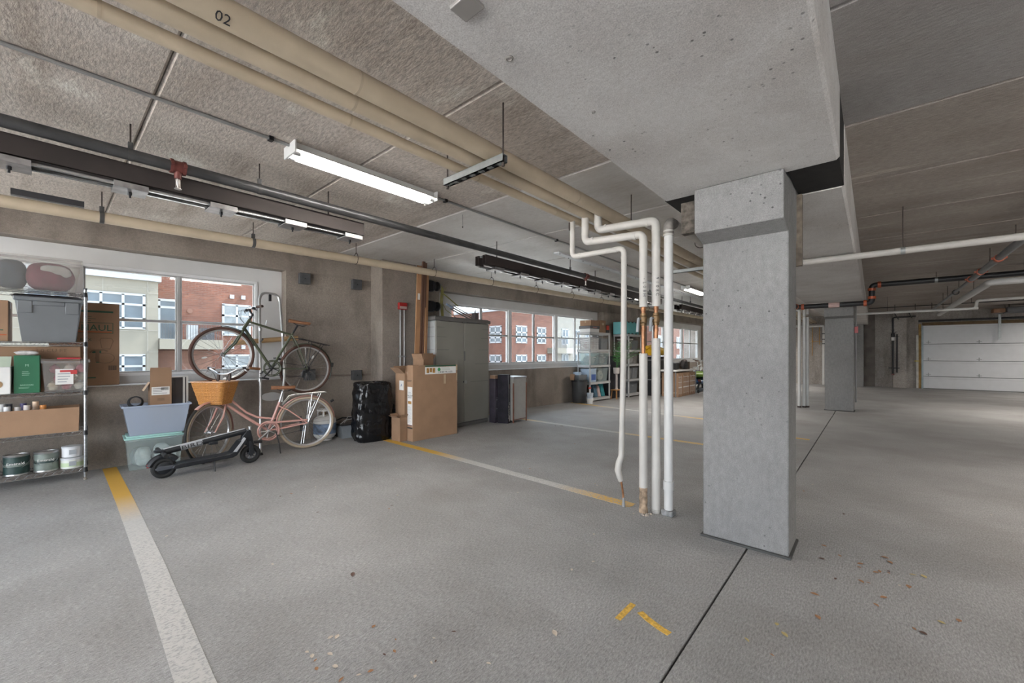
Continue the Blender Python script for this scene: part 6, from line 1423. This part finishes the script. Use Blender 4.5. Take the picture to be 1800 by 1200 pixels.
# ---------------------------------------------------------------- far end: garage door, standpipe, pipes
dr = thing('door_1', 'white sectional garage door closed at the far end', None, (XE - .02, 0, 0), kind='structure')
M_DOOR = mat('off-white door steel', (.56, .57, .585), .45, var=.03)
zz = [0.005, .435, .985, 1.58, 2.246]
for k in range(4):
    p = MB().bb(-.02, .03, DY0 + .02, DY1 - .02, zz[k] + .012, zz[k + 1] - .004).build('panel', M_DOOR, dr, bevel=.006)
    MB().bb(-.024, -.018, DY0 + .02, DY1 - .02, zz[k + 1] - .075, zz[k + 1] - .068).build('panel_rib', mat('door rib', (.42, .43, .44), .5), p)
    MB().bb(-.016, .03, DY0 + .02, DY1 - .02, zz[k] - .004, zz[k] + .012).build('panel_joint', mat('dark joint', (.10, .11, .11), .7), p)
    for y in (DY1 - .16, -2.67, -4.1):
        if k: 
            h_ = MB().bb(-.034, -.018, y - .06, y + .06, zz[k] + .055, zz[k] + .075).bb(-.034, -.018, y - .012, y + .012, zz[k] + .02, zz[k] + .125).build('hinge', M_GALV, p)
MB().bb(-.10, -.03, DY1 - .03, DY1 + .02, 0, 2.25).build('track', mat('blue grey track', (.24, .29, .31), .5, .4), dr)
MB().bb(-.06, .0, DY1 + .02, DY1 + .09, 0, 2.3).build('jamb_board', mat('ochre timber', (.33, .20, .06), .7, var=.4, vs=6), dr)
MB().bb(-.05, 0, DY1 + .09, DY1 + .15, 0.0, 1.9).build('jamb_seal', mat('pale seal', (.5, .49, .46), .7, var=.2, vs=6), dr)
MB().cyl((-.15, DY0, 2.40), (-.15, DY1 + .1, 2.40), .035, seg=10).build('torsion_shaft', M_DARKST, dr)
MB().bb(-.14, -.09, DY1 + .20, DY1 + .08, .965, .995).build('lock_handle', mat('yellow lever', (.6, .45, .03), .5), dr)
op = thing('door_opener', 'dark garage door opener with hanging rail before the door', 'opener', (19.6, -3.3, 2.50))
MB().bb(-.30, .30, -.35, .25, .0, .17).build('motor', mat('dark motor housing', (.06, .06, .065), .5), op, bevel=.02); MB().bb(-.2, .2, .26, .50, .02, .14).build('control_box', mat('rust brown box', (.20, .10, .05), .6), op, bevel=.01)
MB().bb(.9, .94, .18, .24, -.80, .02).build('arm', M_GALV, op); MB().bb(-.1, .95, .19, .23, .02, .06).build('rail', M_GALV, op)
for x, y in ((-.25, -.3), (.25, -.3), (-.25, .2), (.25, .2)): MB().cyl((x, y, .16), (x, y, .252), .008, seg=6).build('hanger', M_RUST, op)
sp_ = thing('standpipe', 'black standpipe with valve fixed to the end wall', 'pipe', (20.49, -.56, 0))
MB().tube(bent([(0, .02, .50), (0, .02, 2.56), (0, -.58, 2.58)], .02, .06), .026, 10).build('pipe', M_DARKST, sp_); MB().cyl((0, -.09, .55), (0, -.09, 1.95), .022, seg=10).build('return_pipe', M_DARKST, sp_)
MB().cyl((0, .02, 1.85), (0, .02, 1.98), .05, seg=12).cyl((-.08, .02, 2.1), (.04, .02, 2.1), .035, seg=10).build('valve', M_DARKST, sp_); MB().cyl((-.01, .02, 1.72), (-.01, .02, 1.84), .045, seg=12).build('gauge_body', M_LABEL, sp_)
MB().torus((-.02, -.10, 1.95), .09, .008, 'x', 20, 6, -2.2, 1.4).build('loop', M_DARKST, sp_); MB().bb(-.02, .02, -.16, .14, .70, .73).build('clamp', M_DARKST, sp_); MB().bb(-.03, .03, -.02, .06, .46, .51).build('drain_cap', M_RED, sp_)
w1 = thing('overhead_pipe', 'white pipe crossing high before the garage door with a drop', 'pipe')
MB().tube(bent([(14.7, 1.0, 2.335), (14.7, -1.83, 2.335), (12.1, -1.83, 2.335) if False else (14.7, -1.84, 2.335), (14.7, -1.86, 2.52), (14.7, -4.6, 2.54)], .03, .05), .032, 12).build('run', M_PVC2, w1)
for y in (-.28, -1.3): rod(w1, 14.7, y, 2.36)
w2_ = thing('overhead_pipe', 'thick white pipe running toward the garage door and turning right', 'pipe')
MB().tube(bent([(17.6, -1.475, 2.42), (10.5, -1.475, 2.455), (10.5, -5.5, 2.47)], .05, .09), .055, 14).build('run', M_PVC2, w2_)
for x in (12.0, 15.0): rod(w2_, x, -1.475, 2.49)
for y in (-2.0, -3.4): rod(w2_, 10.5, y, 2.50); MB().cyl((10.5, y - .04, 2.46), (10.5, y + .04, 2.46), .066, seg=14).build('coupling', M_PVC2, w2_)
s2 = thing('sprinkler_pipe', 'grey sprinkler branch with orange couplings over the right-hand lane', 'pipe')
MB().cyl((5.9, -1.222, 2.515), (10.3, -1.235, 2.498), .040, seg=14).cyl((10.3, -1.235, 2.498), (16.8, -1.25, 2.485), .026, seg=12).build('run', mat('grey primed pipe', (.20, .205, .21), .5, .3), s2)
for x in (8.2, 9.4, 10.25): MB().cyl((x - .036, -1.23, 2.503), (x + .036, -1.23, 2.503), .051, seg=14).bb(x - .018, x + .018, -1.30, -1.16, 2.49, 2.516).build('coupling', M_REDB, s2)
for x in (7.4, 8.8, 11.6, 13.2): rod(s2, x, -1.235, 2.52)
MB().torus((12.1, -1.245, 2.49), .046, .009, 'x', 16, 6).build('hanger_loop', M_DARKST, s2)
tr = thing('pipe_trapeze', 'black metal trapeze bracket hung before the end wall', 'bracket', (17.3, -.9, 2.52)); MB().bb(-.02, .02, -.45, .45, -.02, .02).build('bar', M_DARKST, tr)
for y in (-.4, -.05, .4): MB().cyl((0, y, 0), (0, y, .232), .008, seg=6).build('rod', M_DARKST, tr)
MB().tube([(0, .42, .0), (.2, .33, -.18), (.3, .30, -.2)], .012, 6).tube([(0, .1, .0), (.2, .02, -.18)], .012, 6).build('brace', M_DARKST, tr)
cw = thing('conduit', 'thin dark conduit crossing the ceiling before the end wall', 'conduit'); MB().cyl((16.6, .10, 2.62), (16.6, -5, 2.64), .012, seg=8).build('run', M_DARKST, cw); rod(cw, 16.6, -2, 2.63)
for i, (x, y, lab) in enumerate(((11.58, 1.29, 'leftmost white riser beside the second column'), (11.66, 1.205, 'middle white riser beside the second column'), (11.74, 1.12 + .035, 'rightmost white riser beside the second column'))):
    o = thing('riser_pipe', lab, 'pipe', (x, y, 0), 0, 'risers beside the second column'); MB().cyl((0, 0, 0), (0, 0, 2.10), .033, seg=14).build('pipe', M_PVC2, o); MB().cyl((0, 0, 0), (0, 0, .04), .042, seg=14).build('foot', M_RUST, o)
    yt = (2.05, 1.90, 1.78)[i] - y; zh = (2.26, 2.31, 2.37)[i]
    MB().tube(bent([(0, 0, zh - .2), (0, 0, zh), (0, yt, zh), (0, yt, 2.455)], .03, .05), .030, 12).build('offset', M_PVC2, o)
o = thing('wall_pipe', 'white pipe with black bands on the end wall behind the second column', 'pipe', (20.6, 1.49, 0)); MB().tube(bent([(0, 0, 0), (0, 0, 2.35), (0, 1.9, 2.38)], .05, .08), .05, 12).build('pipe', M_PVC2, o)
for z in (1.62, 1.80, 2.02): MB().cyl((0, 0, z), (0, 0, z + .03), .058, seg=14).build('band', M_BLACK, o)
o = thing('gas_line', 'thin yellow gas line on the end wall behind the second column', 'pipe', (20.66, 1.86, 0)); M_GAS = mat('ochre gas pipe', (.40, .22, .06), .5)
MB().tube([(0, 0, 2.4), (0, 0, 1.75), (0, .01, 1.15)], .012, 8).tube([(0, -.23, 2.4), (0, -.23, 1.6)], .014, 8).tube([(0, 0, 1.73), (0, -.36, 1.73)], .010, 8).build('run', M_GAS, o); MB().cyl((0, -.0, 1.70), (0, 0, 1.78), .022, seg=8).build('valve', M_GAS, o)
o = thing('alarm_pull', 'small red alarm box on the second column with conduit', 'alarm', (11.62, .285, 0)); MB().bb(-.05, .05, -.04, .02, 1.70, 1.84).build('box', mat('alarm red', (.36, .02, .02), .4), o); MB().cyl((0, -.002, .2), (0, -.002, 1.70), .014, seg=8).build('conduit', M_CONDUIT, o)
MB().cyl((0, -.002, 1.84), (0, -.002, 2.30), .014, seg=8).build('conduit', M_CONDUIT, o)
# small pull chain hanging from the ceiling
o = thing('pull_cord', 'thin pull cord hanging from the ceiling between lamp and channel', 'cord', (2.95, 3.30, 2.62)); MB().cyl((0, 0, 0), (0, 0, .131), .0015, seg=5).build('cord', M_DARKST, o); MB().cyl((0, 0, -.012), (0, 0, .004), .006, seg=6).build('bead', M_DARKST, o)
# timber shim beside the near column
o = MB().bb(3.05, 3.12, .91, 1.05, 2.13, 2.42).build('timber_shim', mat('weathered block', (.10, .085, .07), .9, var=.5, vs=30), None, bevel=.006); tag(o, 'dark weathered block wedged beside the near column top', 'block')
o = MB().bb(3.36, 3.405, .36, .40, 1.86, 2.34).build('torn_form_strip', mat('weathered strip', (.16, .13, .10), .9, var=.4, vs=20), None); tag(o, 'ragged strip hanging behind the near column', 'strip')
# ---------------------------------------------------------------- litter on the floor
def leafmesh(seed):
    r = random.Random(seed); L = 1.; pts = []
    def fn(u, v):
        t_ = u; w = .32 * math.sin(PI * min(1, t_ * 1.02)) ** .8; return (t_ - .5, (v - .5) * 2 * w, .10 * math.sin(PI * t_) * (1 + r.random() * .2) + .16 * abs(v - .5))
    return MB().grid(fn, 6, 2)
LEAFM = [mat('dry leaf brown', (.30, .15, .07), .8, var=.3, vs=40), mat('dry leaf dark', (.10, .055, .04), .8, var=.3, vs=40), mat('pale wood chip', (.52, .44, .36), .8, var=.2, vs=40), mat('straw leaf', (.42, .33, .14), .8, var=.2, vs=40)]
base = []
for k in range(4):
    o = leafmesh(k).build('dry_leaf', LEAFM[k], None, smooth=60, fix=False); base.append(o)
rl = random.Random(21); used = [False] * 4
def litter(x, y, k, sz):
    if not used[k]: o = base[k]; used[k] = True
    else: o = base[k].copy(); COL.objects.link(o)
    o.location = (x, y, .0012); o.rotation_euler = (0, 0, rl.uniform(0, 6.28)); o.scale = (sz, sz * rl.uniform(.6, 1.1), sz * .5)
    o.name = ('dry_leaf', 'dry_leaf', 'wood_chip', 'dry_leaf')[k]
    tag(o, ('small brown dry leaf lying on the concrete floor', 'small dark dry leaf lying on the concrete floor', 'small pale wood chip lying on the concrete floor', 'small straw-coloured leaf lying on the concrete floor')[k], 'leaf' if k != 2 else 'wood chip', ('brown dry leaves', 'dark dry leaves', 'wood chips', 'straw-coloured leaves')[k])
for i in range(26): litter(3.0 + rl.gauss(0, .30) + .15, .02 + rl.gauss(0, .17), rl.choice((0, 0, 0, 1, 3)), rl.uniform(.022, .042)) if True else None
for i in range(14): litter(.79 + rl.gauss(0, .10), 1.66 + rl.gauss(0, .10), rl.choice((2, 2, 2, 0)), rl.uniform(.018, .032))
for i in range(12): litter(1.1 + rl.gauss(0, .2), 1.45 + rl.gauss(0, .15), rl.choice((0, 1, 2)), rl.uniform(.012, .024))
for i in range(60):
    x = rl.uniform(.3, 5.5); y = rl.uniform(-.8, 5.2)
    if x < .5 and y < .8: continue
    litter(x, y, rl.choice((0, 1, 1, 2, 2, 3)), rl.uniform(.014, .03))
for x, y, k, s_ in ((1.523, 1.083, 2, .045), (1.162, 2.237, 1, .05), (2.2, .30, 3, .04), (2.05, .42, 3, .03), (2.45, .2, 0, .04), (5.9, 4.05, 1, .07), (5.85, 4.15, 1, .05)): litter(x, y, k, s_)
